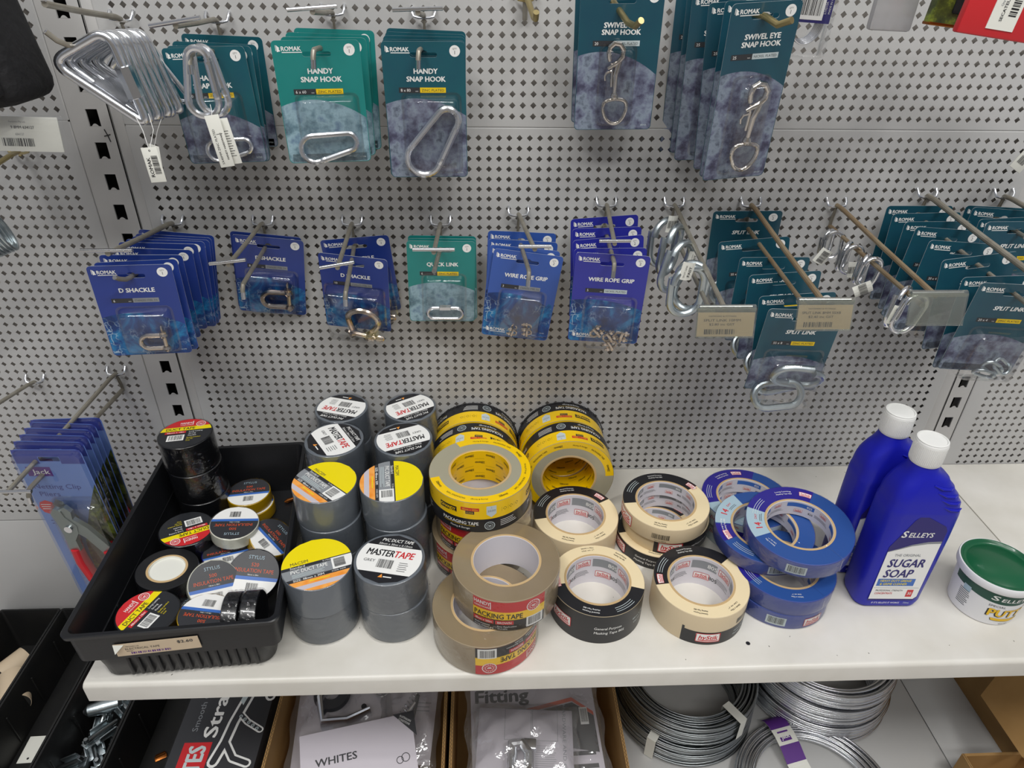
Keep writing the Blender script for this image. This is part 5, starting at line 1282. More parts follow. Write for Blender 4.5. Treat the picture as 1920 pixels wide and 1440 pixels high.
def putty(X):
    t = thing('putty_tub', 'white putty tub with green lid, standing near the right edge of the shelf', 'tub', X)
    mb = MB(); mb.lathe([(0, 0), (.0385, 0), (.0400, .0015), (.0445, .062), (.0445, .063), (.0475, .0635), (.0485, .065), (.0485, .0745), (.0478, .0755), (.0462, .0755)], 'pot', 72)
    mb.build('tub_body', t, smooth=35)
    mb = MB(); mb.lathe([(.0464, .0745), (.0462, .0762), (.0448, .0768), (.0436, .0762), (.0425, .0735), (.0400, .0722), (.0380, .0724), (.0370, .0735), (0, .0738)], 'lidg', 72); mb.build('lid', t, smooth=50)
    a = Art(); Rr = .0425; c = -92
    R0 = .0446
    def fn(u, v, l): R = .0400 + (v/.062)*.0045 + l; th = R_(c) + u/.0425; return (R*cos(th), R*sin(th), v)
    side = Art()
    n = 40
    vs = []; fs = []
    for i in range(n+1):
        u = -.075 + .150*i/n; q = abs(u)/.075; lo = .0470 - .0040*cos(min(1, q*1.6)*pi/2)
        vs += [(u, lo), (u, .0615)]
    for i in range(n): fs.append((2*i, 2*i+2, 2*i+3, 2*i+1))
    a.p.append((vs, fs, 'gdk', 1))
    a.text('S', -.0205, .0535, .0085, 'w', w=.0085, bold=.05, shear=.1); a.text('ELLEYS', .0045, .0525, .0064, 'w', w=.036, bold=.05, shear=.1)
    a.text('SPECIAL', -.014, .0385, .0038, 'kk', w=.020, bold=0)
    a.text('PUTTY', .0060, .0255, .0140, 'k', w=.056, bold=.11, layer=2); a.text('PUTTY', .0068, .0265, .0140, 'pyel', w=.055, bold=.07, layer=4)
    a.poly([(-.016, .0150), (.030, .0135), (.030, .0100), (.010, .0085), (-.014, .0105)], 'k', 2); a.poly([(-.0155, .0156), (.0305, .0141), (.0305, .0108), (.010, .0095), (-.0135, .0113)], 'pyel', 4)
    a.text('450G NET', .006, .0045, .0022, 'kk', bold=0); a.lines(-.062, -.046, .040, .0032, 9, .0009, 'kk'); a.rect(-.058, -.048, .040, .050, 'pale', 2)
    a.obj(curved(fn, .003), t, 'wrap_label'); return t
putty(T(.4590, -.2830, ZS) @ Matrix.Diagonal((.94, .94, .92, 1)))
# ================================================================ the black tray with its rolls
TR = T(-.5350, -.2050, ZS) @ Matrix.Rotation(R_(4.2), 4, 'Z')
def tray():
    t = thing('plastic_tray', 'black plastic picking tray holding loose electrical tape rolls, price ticket on its front', 'tray', TR)
    # levels: z, half-width front, half-width back, y front, y back, corner
    def ring(z, wf, wb, yf, yb, r):
        pts = rrect(-1, 1, -1, 1, .0001, 6)
        out = []
        for k, (cx, cy) in enumerate(((1, 1), (-1, 1), (-1, -1), (1, -1))):
            w = wb if cy > 0 else wf; yy = yb if cy > 0 else yf
            x = cx*w - cx*r; y = yy - cy*r
            for j in range(6): a = pi/2*k + pi/2*j/5; out.append((x + r*cos(a), y + r*sin(a), z))
        return out
    mb = MB()
    prof = [(0, .091, .084, -.148, .152, .014), (.004, .094, .087, -.151, .155, .016), (.030, .096, .0885, -.153, .157, .016), (.040, .0965, .089, -.1535, .1575, .016), (.042, .1085, .0965, -.1595, .1605, .010), (.080, .1095, .0975, -.1605, .1615, .010), (.082, .1130, .1005, -.1640, .1650, .010), (.0865, .1135, .1010, -.1645, .1655, .010), (.0875, .1125, .1, -.1635, .1645, .010), (.0870, .1075, .0955, -.159, .160, .009), (.082, .1055, .0940, -.157, .1585, .009), (.006, .0930, .086, -.149, .153, .013)]
    rings = [ring(*p) for p in prof]; n = len(rings[0]); vs = [q for r in rings for q in r]; fs = []
    for k in range(len(rings)-1):
        for i in range(n): j = (i+1) % n; fs.append((k*n+i, k*n+j, (k+1)*n+j, (k+1)*n+i))
    fs.append(tuple(range(n))[::-1]); fs.append(tuple((len(rings)-1)*n+i for i in range(n)))
    mb.add(vs, fs, 'black')
    for k in range(14):                      # moulded flutes on the front skirt
        x = -.060 + k*.0105; mb.rbox(x-.0022, x+.0022, -.1552, -.150, .006, .0395, .0016, 'black', Matrix.Rotation(0,4,'Z'))
    for k in range(7): mb.rbox(-.099-.0005, -.094, -.12+k*.04-.002, -.12+k*.04+.002, .004, .0395, .001, 'black')
    mb.build('tray_body', t, smooth=35)
    mb = MB(); a = Art(); w, h = .089, .019
    mb.box(-w/2, w/2, .0002, .0008, -h/2, h/2, 'tan')
    a.text('$2.60', .030, .0046, .0042, 'kk', w=.0165, bold=.04); a.text('MRO3401118', -.0255, .0052, .0018, 'kk', bold=0); a.text('ELECTRICAL TAPE', -.0155, .0014, .0029, 'kk', w=.036, bold=0); a.text('400534', -.030, -.0022, .0016, 'kk', bold=0)
    a.bar(-.008, -.0055, .042, .0030, bg=None, mat='pur'); a.emit(mb, f_front(0), .00006)
    mb.add([(-w/2, 0, h/2), (-w/2+.012, -.001, h/2), (-w/2+.001, -.004, -.001)], [(0,1,2)], 'tagw')
    o = mb.build('price_ticket', t); o.matrix_local = T(-.0190, -.1622, .0600) @ Matrix.Rotation(R_(-2.5), 4, 'Y')
tray()

EG = 'rolls in the black tray'
def duct_roll(X, label, labelled=True, r=.0352, h=.048, rot=0.):
    t = thing('duct_tape_roll', label, 'duct tape', X @ Matrix.Rotation(R_(rot), 4, 'Z'), EG)
    if labelled is None:
        roll_body(r, .0205, h, 'btape', 'btape', 'coreb', 'tagw', parent=t); mb = MB(); mb.lathe([(0, h-.002), (.0205, h-.002)], 'tagw', 40); mb.build('paper_insert', t)
    else:
        solid_roll(r, h, 'btape', 'bface', t)
        if labelled: art_duct(r*.95).obj(f_top(h - .0001), t, 'disc_label')
    shrink(t, r, h, amp=.0004, seed=int(rot) % 97); return t
def insul_roll(X, label, side, r=.0300, h=.0185, rot=0., num='500'):
    t = thing('insulation_tape_roll', label, 'insulation tape', X @ Matrix.Rotation(R_(rot), 4, 'Z'), EG)
    solid_roll(r, h, side, 'bface' if side == 'btape' else side, t)
    art_insul(r*.97, num).obj(f_top(h + .0001), t, 'disc_label')
    shrink(t, r, h, amp=.0003, seed=int(rot) % 89); return t
ZT = ZS + .0065
duct_roll(T(-.5840, -.0985, ZT), 'black duct tape roll, lowest of the rear stack in the tray', False)
duct_roll(T(-.5860, -.0975, ZT+.048), 'black duct tape roll, middle of the rear stack in the tray', False, rot=30)
duct_roll(T(-.5880, -.0965, ZT+.096), 'black duct tape roll with red and yellow disc label, top of the rear stack', True, rot=10)
duct_roll(tilt(-.5810, -.1825, ZT+.002, .06, .03), 'black duct tape roll with red label, turned upside down behind the bare roll', True, rot=210, r=.0345)
duct_roll(tilt(-.5800, -.2540, ZT+.003, .08, .04), 'bare black tape roll with white core insert, centre left of the tray', None, r=.0360)
duct_roll(tilt(-.5770, -.3215, ZT+.004, .10, .05), 'black duct tape roll with red label at the front of the tray', True, rot=72, r=.0345)
insul_roll(T(-.5210, -.0960, ZT), 'yellow insulation tape roll, lower of the rear pair in the tray', 'ytape', rot=20)
insul_roll(T(-.5235, -.0945, ZT+.0190), 'yellow insulation tape roll with grey label, upper of the rear pair', 'ytape', rot=8)
insul_roll(tilt(-.5250, -.2080, ZT+.010, .05, .15), 'insulation tape roll half hidden under the white one, blue stripe showing', 'indigo', rot=25, r=.0290)
insul_roll(tilt(-.5190, -.1740, ZT+.0340, .10, -.02), 'white insulation tape roll lying across the middle of the tray', 'wtape', rot=186, r=.0310)
insul_roll(tilt(-.5240, -.2600, ZT+.0270, .62, -.70), 'white insulation tape roll leaning on its edge beside the bare black roll', 'wtape', rot=24, r=.0300)
insul_roll(tilt(-.5100, -.3210, ZT+.0300, .12, .02), 'insulation tape roll with white label half, at the front of the tray', 'ytape', rot=176, r=.0300)
insul_roll(tilt(-.4755, -.2420, ZT+.0220, .10, -.62), 'large black insulation tape roll propped up by the right wall of the tray', 'btape', rot=-4, r=.0320, num='520')
insul_roll(tilt(-.4775, -.1780, ZT+.0160, .50, -.20), 'insulation tape roll with yellow rim, upright against the tray wall', 'ytape', rot=-35, r=.0290, h=.018)
insul_roll(tilt(-.5350, -.2820, ZT+.0020, .05, -.10), 'insulation tape roll deep in the tray under the leaning white one', 'btape', rot=80, r=.0260)
def black_edge(x, y, z, yaw, label):
    t = thing('wrapped_tape_roll', label, 'insulation tape', T(x, y, z) @ Matrix.Rotation(R_(yaw), 4, 'Z') @ Matrix.Rotation(pi/2, 4, 'Y'), EG)
    solid_roll(.0295, .0185, 'btape', 'bface', t)
    mb = MB(); rnd = random.Random(9); vs = []; seg = 60; n = 8
    for k in range(seg):
        for i in range(n+1): r = .0303 + rnd.uniform(0, .0016); vs.append((r*cos(2*pi*k/seg), r*sin(2*pi*k/seg), .0185*i/n))
    mb.add(vs, [(k*(n+1)+i, ((k+1) % seg)*(n+1)+i, ((k+1) % seg)*(n+1)+i+1, k*(n+1)+i+1) for k in range(seg) for i in range(n)], 'wrap'); mb.build('crinkled_wrap', t, smooth=None)
black_edge(-.4870, -.3150, ZT+.0335, 3, 'black tape roll in crinkled wrap standing on edge, the left of two')
black_edge(-.4660, -.3130, ZT+.0335, 3, 'black tape roll in crinkled wrap standing on edge by the tray wall')
mb = MB(); mb.tube([(-.012, 0, 0), (-.008, 0, 0), (0, 0, 0), (.006, 0, .0005), (.008, 0, .0005)], [.0012, .0034, .0028, .0034, .001], 'copper', 12)
o = mb.build('copper_ferrule'); o.matrix_world = TR @ T(.073, .128, .0095) @ Matrix.Rotation(.5, 4, 'Z'); tag(o, 'small copper coloured fitting in the rear right corner of the tray', 'fitting')

# ================================================================ left bay: pliers packs and odd goods
def pliers_pack():
    root = bpy.data.objects.new('pliers_pack', None); COL.objects.link(root)
    W, H = .088, .250; mb = MB()
    slot = [(x, z) for x, z in rrect(-.013, .013, -.0175, -.0110, .0012, 2)]
    sheet_with_hole(mb, [(x, z) for x, z in rrect(-W/2, W/2, -H, 0, .007, 4)], [slot], 0, .0006, 'jackb', 'jackn', 'jackn')
    a = Art(); a.rect(-W/2+.001, W/2-.001, -.0105, -.0006, 'jackn', 1); a.rect(-W/2+.001, -.0135, -.021, -.0105, 'jackn', 1); a.rect(.0135, W/2-.001, -.021, -.0105, 'jackn', 1)
    a.rect(-W/2+.009, -.004, -.040, -.026, 'pur', 2); a.text('Jack', -W/2+.0265, -.033, .0072, 'w', w=.022, bold=.03)
    a.text('Netting Clip', -.006, -.056, .0075, 'jackn', w=.060, bold=.01); a.text('Pliers', -.020, -.068, .0075, 'jackn', w=.026, bold=.01)
    a.disc(-.031, -.090, .0115, 'red', 2, 8); a.lines(-.039, -.024, -.0855, .0035, 3, .0010, 'w'); a.lines(-.036, -.014, -.112, .005, 2, .0012, 'jackn')
    a.poly([(W/2-.001, -.052), (W/2-.001, -H+.004), (-.012, -H+.004), (-.004, -.15), (.020, -.096)], 'mesh', 2)
    a.emit(mb, f_front(0), .00008); mb.build('backing_card', root)
    mb = MB(); blister(mb, -W/2+.001, W/2-.001, -H+.001, -.001, .006, r=.010, taper=.001, flange=.0005); blister(mb, -.022, .045, -H+.010, -.074, .016, r=.012)
    mb.build('clamshell', root)
    t = bpy.data.objects.new('netting_pliers', None); COL.objects.link(t); t.parent = root
    mb = MB(); y0, y1 = -.014, -.008
    def prism(pts, m, a=y0, b=y1): n = len(pts); mb.add([(x, a, z) for x, z in pts] + [(x, b, z) for x, z in pts], [tuple(range(n)), tuple(range(n, 2*n))[::-1]] + [(i, n+i, n+(i+1) % n, (i+1) % n) for i in range(n)], m)
    prism([(-.010, -.084), (.002, -.078), (.008, -.086), (.006, -.098), (.020, -.112), (.040, -.148), (.026, -.154), (.012, -.128), (-.001, -.116), (-.008, -.104), (-.013, -.094)], 'plier')
    prism([(-.012, -.080), (-.004, -.084), (-.002, -.094), (.008, -.108), (.006, -.120), (-.002, -.132), (-.002, -.150), (-.016, -.150), (-.014, -.122), (-.016, -.100), (-.018, -.088)], 'plier', y0-.001, y1-.001)
    mb.tube([(-.003, -.0175, -.112), (-.003, -.008, -.112)], .0050, 'zinc', 16); mb.build('jaws', t, smooth=20)
    for s, pts in (('l', [(-.009, -.148), (-.010, -.170), (-.006, -.200), (.004, -.236)]), ('r', [(.033, -.150), (.040, -.172), (.0385, -.200), (.030, -.236)])):
        mb = MB(); mb.tube([(x, -.011, z) for x, z in pts], [.0082, .0085, .0080, .0062], 'grip', 12, flat=.8); mb.build('handle_grip', t)
    return root
PP = pliers_pack(); L = CARDS['pliers']; n = len(L)
for i, q in enumerate(L):
    o = PP if i == 0 else copy_tree(PP)
    q = list(q); q[3] = max(q[3], -.09); q[4] = (-.05, -.045, -.04, -.035, -.03, -.02)[i] * 1. + .045; q[5] = (-.05, -.03, -.02, -.01, 0, .01)[i]
    if i == 5: q[0], q[1], q[2] = -.731, -.1070, -.3335
    o.matrix_world = pose(*q); tag(o, 'blue netting clip pliers pack with red handles, %s of its stack' % ('frontmost' if i == 0 else (ORD[i] + ' from front' if i < n-1 else 'rearmost')), 'pliers', 'netting clip pliers packs')
    if i:
        for ch in o.children:
            if ch.name.startswith(('clamshell', 'netting_pliers')): ch.scale = (1, .85, 1)

# black fleece-lined article cut by the left edge
t = thing('black_pouch', 'black fabric article with grey fleece lining, hanging at the top left corner', 'pouch', T(-.674, -.135, .16))
mb = MB(); mb.rbox(-.075, .050, -.040, .040, -.105, .12, .016, 'cloth', Matrix.Rotation(R_(-9), 4, 'Y'), 3); mb.rbox(-.068, .040, -.048, -.036, -.095, -.035, .005, 'cloth', Matrix.Rotation(R_(-9), 4, 'Y')); mb.build('fabric_body', t)
mb = MB(); mb.rbox(-.060, .028, -.0475, -.038, -.042, .10, .006, 'fuzz', Matrix.Rotation(R_(-9), 4, 'Y')); mb.build('fleece_lining', t)
# shelf-edge barcode strip
t = thing('shelf_ticket', 'clear-fronted white barcode strip sticking out over the left bay', 'ticket', T(-.640, -.150, .0440) @ Matrix.Rotation(R_(-8), 4, 'X') @ Matrix.Rotation(R_(1), 4, 'Y'))
mb = MB(); mb.box(-.10, .0445, -.0002, .0006, -.026, .006, 'tagw'); a = Art(); a.text('9 8MM 634127', .010, -.0035, .0026, 'kk', bold=.02); a.text('634127', .006, -.0100, .0020, 'grn', bold=0); a.bar(.003, -.0175, .030, .0075, bg=None); a.text('Fasteners Pty Ltd', .006, .0015, .0016, 'grn', bold=0); a.emit(mb, f_front(-.0002), .00008)
mb.build('printed_strip', t)
mb = MB(); mb.rbox(-.10, .050, -.0020, -.0014, -.029, .0075, .0003, 'blister'); mb.build('clear_cover', t)
# zinc spring coil at the left edge
t = thing('steel_spring', 'dull zinc coil cut by the left edge beside the barcode strip hook', 'spring', T(-.7330, -.110, -.0860) @ Matrix.Rotation(R_(20), 4, 'Z') @ Matrix.Rotation(R_(72), 4, 'Y'))
mb = MB(); p = []
for k in range(300): a_ = 2*pi*k/24; p.append((.022*cos(a_)*(1 if cos(a_) > 0 else .9), .014*sin(a_), -.034 + .0042*k/24))
mb.tube(p, .0019, 'zincd', 8); mb.build('coil', t)
mb = MB(); mb.tube([(-.7120, -.12, -.0200), (-.7080, -.125, -.0310), (-.7090, -.125, -.0400), (-.7150, -.12, -.0470)], .0055, 'zincd', 12); tag(mb.build('steel_ring'), 'zinc ring end just inside the left edge above the coil', 'ring')

# ================================================================ goods at the top right
t = thing('wire_coil_pack', 'clear bag of coiled wire with blue barcode header, behind the 25 mm swivel card', 'wire pack', T(.1470, -.090, .1560) @ Matrix.Rotation(R_(3), 4, 'Y'))
mb = MB(); mb.box(-.022, .0205, -.0125, -.0115, -.020, .030, 'nav'); a = Art(); a.bar(-.004, -.0035, .026, .0200, bg='w', layer=4); a.text('L1421SA', .0135, -.006, .0022, 'w', bold=0, rot=pi/2); a.text('MADE IN CHINA', .0175, -.001, .0020, 'w', bold=0, rot=pi/2); a.emit(mb, f_front(-.0126), .00008); mb.build('header_card', t)
mb = MB()
for k in range(6): mb.tube([(x, -.0095 + k*.0028, z - .018) for x, z in [((.0165 - .0004*k)*cos(q), (.0215 - .0005*k)*sin(q)) for q in [2*pi*i/40 for i in range(40)]]], .0012, 'zinc', 8, closed=True)
mb.build('wire_coil', t)
mb = MB(); mb.rbox(-.024, .026, -.0135, .008, -.052, .03, .004, 'blister'); mb.build('clear_bag', t)
t = thing('grey_sachet', 'translucent grey sachet hanging at the top edge, right of the wire pack', 'sachet', T(.2345, -.095, .1690))
mb = MB(); mb.rbox(-.0225, .0215, -.0050, .0050, -.0400, .03, .0030, 'pvcbag', Matrix.Rotation(R_(2), 4, 'Y')); mb.build('pouch_film', t)
mb = MB(); mb.rbox(-.0180, .0170, -.0025, .0025, -.0150, .03, .002, 'grn', Matrix.Rotation(R_(2), 4, 'Y')); mb.build('contents', t)
t = thing('brown_pack', 'dark brown and black pack at the top edge, beside the red pack', 'pack', T(.2880, -.120, .1620) @ Matrix.Rotation(R_(6), 4, 'Y'))
mb = MB(); mb.rbox(-.030, .045, -.006, .006, -.0270, .04, .0020, 'mesh'); mb.rbox(-.012, .040, -.0085, -.005, -.016, .04, .002, 'cloth'); mb.rbox(-.030, .045, -.0066, .0066, -.0280, -.0250, .001, 'copper'); mb.build('card_body', t)
t = thing('red_pack', 'red pack with white barcode sticker at the top right corner', 'pack', T(.3050, -.170, .1620) @ Matrix.Rotation(R_(7), 4, 'Y'))
mb = MB(); mb.rbox(-.046, .050, -.0045, .0045, -.0330, .05, .0020, 'red'); mb.build('card_body', t)
mb = MB(); mb.box(-.021, .006, -.0052, -.0046, -.0260, .045, 'tagw'); a = Art(); a.bar(-.0010, .004, .036, .0075, bg=None, rot=pi/2); a.text('SECATEURS GEAR', -.0105, -.001, .0028, 'kk', rot=pi/2, w=.036, bold=.03); a.text('Qty 20 pk CL1', -.0145, .002, .0022, 'grn', rot=pi/2, bold=0); a.emit(mb, f_front(-.0052), .00008); mb.build('barcode_sticker', t)
mb = MB(); mb.lathe([(0, 0), (.006, 0), (.007, .003), (.004, .006), (0, .006)], 'lidg', 20, T(.028, -.0045, -.006) @ Matrix.Rotation(pi/2, 4, 'X')); mb.build('green_button', t)
t = thing('dark_tool_grip', 'dark handle end with orange tip hanging at the right edge under the red pack', 'tool', T(.3980, -.120, .128) @ Matrix.Rotation(R_(14), 4, 'Y'))
mb = MB(); mb.rbox(-.011, .014, -.012, .012, -.028, .010, .006, 'cloth', seg=3); mb.build('grip', t)
mb = MB(); mb.rbox(.004, .018, -.011, .011, -.034, -.018, .004, 'orx', seg=3); mb.build('orange_tip', t)
mb = MB(); mb.rbox(-.009, .009, -.0006, .0006, -.040, 0, .0003, 'tagw'); a = Art(); a.bar(-.001, -.028, .010, .009, bg=None); a.emit(mb, f_front(-.0006), .0001)
o = mb.build('swing_tag'); o.matrix_world = pose(.4720, -.060, .0150, 0, 0, R_(30)); tag(o, 'white paper tag poking in from the right edge', 'swing tag')
# ================================================================ below the shelf
def bin_box(x0, x1, y0, y1, z0, z1, label):
    t = thing('parts_bin', label, 'bin', T((x0+x1)/2, (y0+y1)/2, z0), 'black parts bins on the lower deck')
    w = (x1-x0)/2; d = (y1-y0)/2; h = z1-z0; mb = MB()
    def ring(wx, dy, z, r): return [(x, y, z) for x, y in rrect(-wx, wx, -dy, dy, r, 4)]
    R4 = [ring(w-.008, d-.008, 0, .008), ring(w-.0035, d-.003, h-.008, .006), ring(w, d, h-.007, .004), ring(w, d, h, .004), ring(w-.0030, d-.003, h, .003), ring(w-.0060, d-.006, h-.010, .004), ring(w-.0105, d-.0105, .003, .006)]
    n = len(R4[0]); vs = [q for r in R4 for q in r]; fs = [(k*n+i, k*n+(i+1) % n, (k+1)*n+(i+1) % n, (k+1)*n+i) for k in range(len(R4)-1) for i in range(n)]
    fs += [tuple(range(n))[::-1], tuple((len(R4)-1)*n+i for i in range(n))]
    mb.add(vs, fs, 'blackb')
    for s in (-1, 1):
        for k in range(5): mb.rbox(s*(w-.0108)-.0012, s*(w-.0108)+.0012, -d+.03+k*.07-.001, -d+.03+k*.07+.001, .01, h-.016, .0006, 'blackb')
    mb.build('bin_body', t, smooth=35); return t
ZB0, ZB1 = ZD + .001, -.812
b1 = bin_box(-1.045, -.9405, -.375, -.006, ZB0, ZB1, 'black parts bin at the left edge holding rolls and washers')
b2 = bin_box(-.9390, -.8390, -.375, -.006, ZB0, ZB1, 'black parts bin with a cream slip of paper on its bare floor')
b3 = bin_box(-.8375, -.7390, -.375, -.006, ZB0, ZB1, 'black parts bin full of loose zinc gate latches')
b4 = bin_box(-.7375, -.6470, -.375, -.006, ZB0, ZB1, 'nearly empty black parts bin with one copper clip, left of the strainer carton')
mb = MB(); mb.box(-.020, .020, -.022, .022, 0, .0004, 'tagw'); mb.lathe([(0, .0006), (.0018, .0006)], 'k', 12, T(-.006, -.015, 0))
tag(mb.build('paper_slip'), 'cream slip of paper lying on the floor of a black bin', 'paper slip').matrix_world = T(-.9010, -.2150, ZB0+.0036) @ Matrix.Rotation(R_(2), 4, 'Z')
# bin 1: rolls and washers
t = thing('cloth_roll', 'cream rolled sleeve with dark hollow end lying in the left bin', 'roll', T(-.9750, -.115, ZB0+.048) @ Matrix.Rotation(R_(28), 4, 'Z') @ Matrix.Rotation(pi/2, 4, 'X'))
roll_body(.024, .011, .060, 'tan', 'blackb', 'blackb', 'k', parent=t, ct=.006)
t = thing('cloth_roll', 'second cream roll with black end deeper in the left bin', 'roll', T(-.9900, -.060, ZB0+.030) @ Matrix.Rotation(R_(-30), 4, 'Z') @ Matrix.Rotation(pi/2, 4, 'X'))
roll_body(.020, .008, .045, 'tan', 'blackb', 'blackb', 'k', parent=t, ct=.006)
for i, (x, y, z, r, ti) in enumerate([(-.9880, -.165, .040, .021, 20), (-.9860, -.172, .034, .021, 22), (-.9840, -.180, .028, .021, 24), (-1.005, -.205, .022, .019, 15), (-.985, -.225, .018, .020, 40)]):
    t = thing('rubber_disc', ['grey disc on top of the small pile in the left bin', 'grey disc second in the pile in the left bin', 'grey disc third in the pile in the left bin', 'grey disc at the left edge of the pile in the left bin', 'grey disc nearest the front in the left bin'][i], 'disc', T(x, y, ZB0+z) @ Matrix.Rotation(R_(ti), 4, 'X'), 'grey discs in the left bin')
    mb = MB(); mb.lathe([(.007, 0), (r, 0), (r+.001, .002), (r, .004), (.009, .0045), (.007, .004), (.007, 0)], 'zincd', 32); mb.build('disc_body', t)
# bin 3: zinc latches
random.seed(11)
lat = bpy.data.objects.new('gate_latch', None); COL.objects.link(lat)
mb = MB(); mb.rbox(-.022, .012, -.012, .012, -.0012, .0012, .001, 'zincd'); mb.rbox(.010, .026, -.007, .007, -.0012, .0012, .001, 'zincd')
for s in (-1, 1):
    mb.rbox(-.020, .008, s*.012-.0012, s*.012+.0012, 0, .011, .0008, 'zincd')
mb.build('latch_plate', lat)
mb = MB(); mb.tube([(-.030, 0, .007), (-.028, 0, .007), (.018, 0, .007), (.021, 0, .007), (.022, 0, .014)], [.0025, .0038, .0038, .0038, .003], 'galv', 12); mb.build('latch_bolt', lat)
for k in range(16):
    o = lat if k == 0 else copy_tree(lat)
    x = -.788 + random.uniform(-.026, .026); y = -.345 + k*.0155; z = ZB0 + .016 + (k % 3)*.014
    o.matrix_world = T(x, y, z) @ Matrix.Rotation(random.uniform(0, 6.28), 4, 'Z') @ Matrix.Rotation(random.uniform(-.7, .7), 4, 'X') @ Matrix.Rotation(random.uniform(-.5, .5), 4, 'Y')
    tag(o, 'loose zinc gate latch in the heap of latches in its black bin', 'latch', 'zinc gate latches in the bin')
mb = MB(); mb.tube([(-.027, 0, 0), (-.022, 0, 0), (0, 0, 0), (.022, 0, 0), (.027, 0, 0)], [.005, .0095, .0115, .0095, .005], 'zincd', 20); mb.tube([(-.029, 0, 0), (-.027, 0, 0)], .004, 'k', 12)
tag(mb.build('zinc_barrel'), 'smooth spindle-shaped zinc barrel lying on the latches', 'fitting').matrix_world = T(-.7960, -.180, ZB0+.058) @ Matrix.Rotation(R_(18), 4, 'Z')
t = thing('red_white_label', 'red and white printed label at the back of the latch bin', 'label card', T(-.7750, -.120, ZB0+.058) @ Matrix.Rotation(R_(8), 4, 'Z'))
mb = MB(); mb.box(-.028, .028, -.012, .012, -.0006, 0, 'tagw'); mb.box(-.026, .028, -.010, .002, 0, .0001, 'red'); mb.build('card_body', t)
mb = MB(); mb.rbox(-.009, .009, -.004, .004, 0, .003, .001, 'copper', Matrix.Rotation(.25, 4, 'X')); mb.rbox(-.007, .008, -.001, .005, .002, .006, .001, 'copper', Matrix.Rotation(-.4, 4, 'X'))
tag(mb.build('copper_clip'), 'folded copper clip alone on the floor of the nearly empty bin', 'clip').matrix_world = T(-.6990, -.235, ZB0+.0035) @ Matrix.Rotation(R_(28), 4, 'Z')

# strainer carton
t = thing('strainer_carton', 'black printed strainer carton with red logo block and chain clamp drawing', 'carton', T(-.5760, -.190, ZD+.0005))
mb = MB(); mb.rbox(-.0640, .0620, -.190, .175, 0, .108, .0015, 'kk'); mb.build('carton_body', t)
a = Art()
a.text('Strainer', -.0160, -.0100, .0200, 'w', w=.135, bold=.08, rot=pi/2); a.text('Smooth Grip Chain', -.0400, -.0080, .0085, 'grn', w=.120, bold=.0, rot=pi/2)
a.rect(-.048, -.008, -.175, -.085, 'red', 1); a.text('WHITES', -.0270, -.137, .0240, 'lw', w=.092, bold=.08, rot=pi/2, layer=3)
LK = [0.]
def nxt(): LK[0] += .05; return LK[0] % 2.5
def glow(pts, r, rings=((1.0, 'w'), (.55, 'kk'))):
    for f, m in rings:
        for p, q in zip(pts, pts[1:]):
            p_, q_ = Vector(p), Vector(q); d_ = (q_-p_); L_ = d_.length; nn = Vector((-d_.y, d_.x)).normalized() * r * f
            a.poly([tuple(p_-nn), tuple(q_-nn), tuple(q_+nn), tuple(p_+nn)], m, (2 if f == 1 else 5) + nxt())
        for p in pts: a.disc(p[0], p[1], r*f, m, (2 if f == 1 else 5) + nxt(), 10)
shape = [(.040, .080), (.052, .060), (.046, .036), (.034, .020), (.028, .002), (.020, -.030), (.014, -.055), (.010, -.085), (.002, -.115)]
glow(shape, .0085); glow([(.034, .020), (.050, .000), (.058, -.014)], .0075); glow([(.018, -.040), (.034, -.055), (.056, -.068)], .0050); glow([(.010, -.085), (.028, -.11), (.05, -.118)], .0065)
a.poly([(.041, .068), (.050, .058), (.044, .044), (.035, .054)], 'lw', 8); a.poly([(.020, .008), (.028, .004), (.020, -.028), (.014, -.020)], 'lw', 8)
for k in range(5): a.ring(.022+k*.0072, -.046-k*.0050, .0012, .0026, 'lw', 8, 10)
a.obj(f_top(.1081), t, 'printed_top')

# cardboard cartons with bagged hardware
def open_carton(x0, x1, y0, y1, h, label, th=.0042, name='cardboard_carton'):
    t = thing(name, label, 'carton', T((x0+x1)/2, (y0+y1)/2, ZD+.0005))
    w = (x1-x0)/2; d = (y1-y0)/2; mb = MB()
    mb.box(-w, w, -d, d, 0, th, 'carton')
    for (a_, b_, c_, e_) in ((-w, -w+th, -d, d), (w-th, w, -d, d), (-w+th, w-th, -d, -d+th), (-w+th, w-th, d-th, d)): mb.box(a_, b_, c_, e_, th, h, 'carton')
    mb.build('carton_body', t, smooth=None)
    mb = MB()                                # the wavy fluting seen along the top edges
    for sx in (-w+th/2, w-th/2):
        p = [(sx + (.0010 if k % 2 else -.0010), -d + 2*d*k/150, h+.0001) for k in range(151)]; mb.tube(p, .00035, 'dark', 4)
    mb.build('fluted_edge', t); return t
open_carton(-.4900, -.2420, -.440, -.020, .150, 'left of the two open cardboard cartons under the shelf, gate hardware inside')
open_carton(-.2360, .0110, -.440, -.020, .150, 'right of the two open cardboard cartons under the shelf, bagged fitting packs inside')
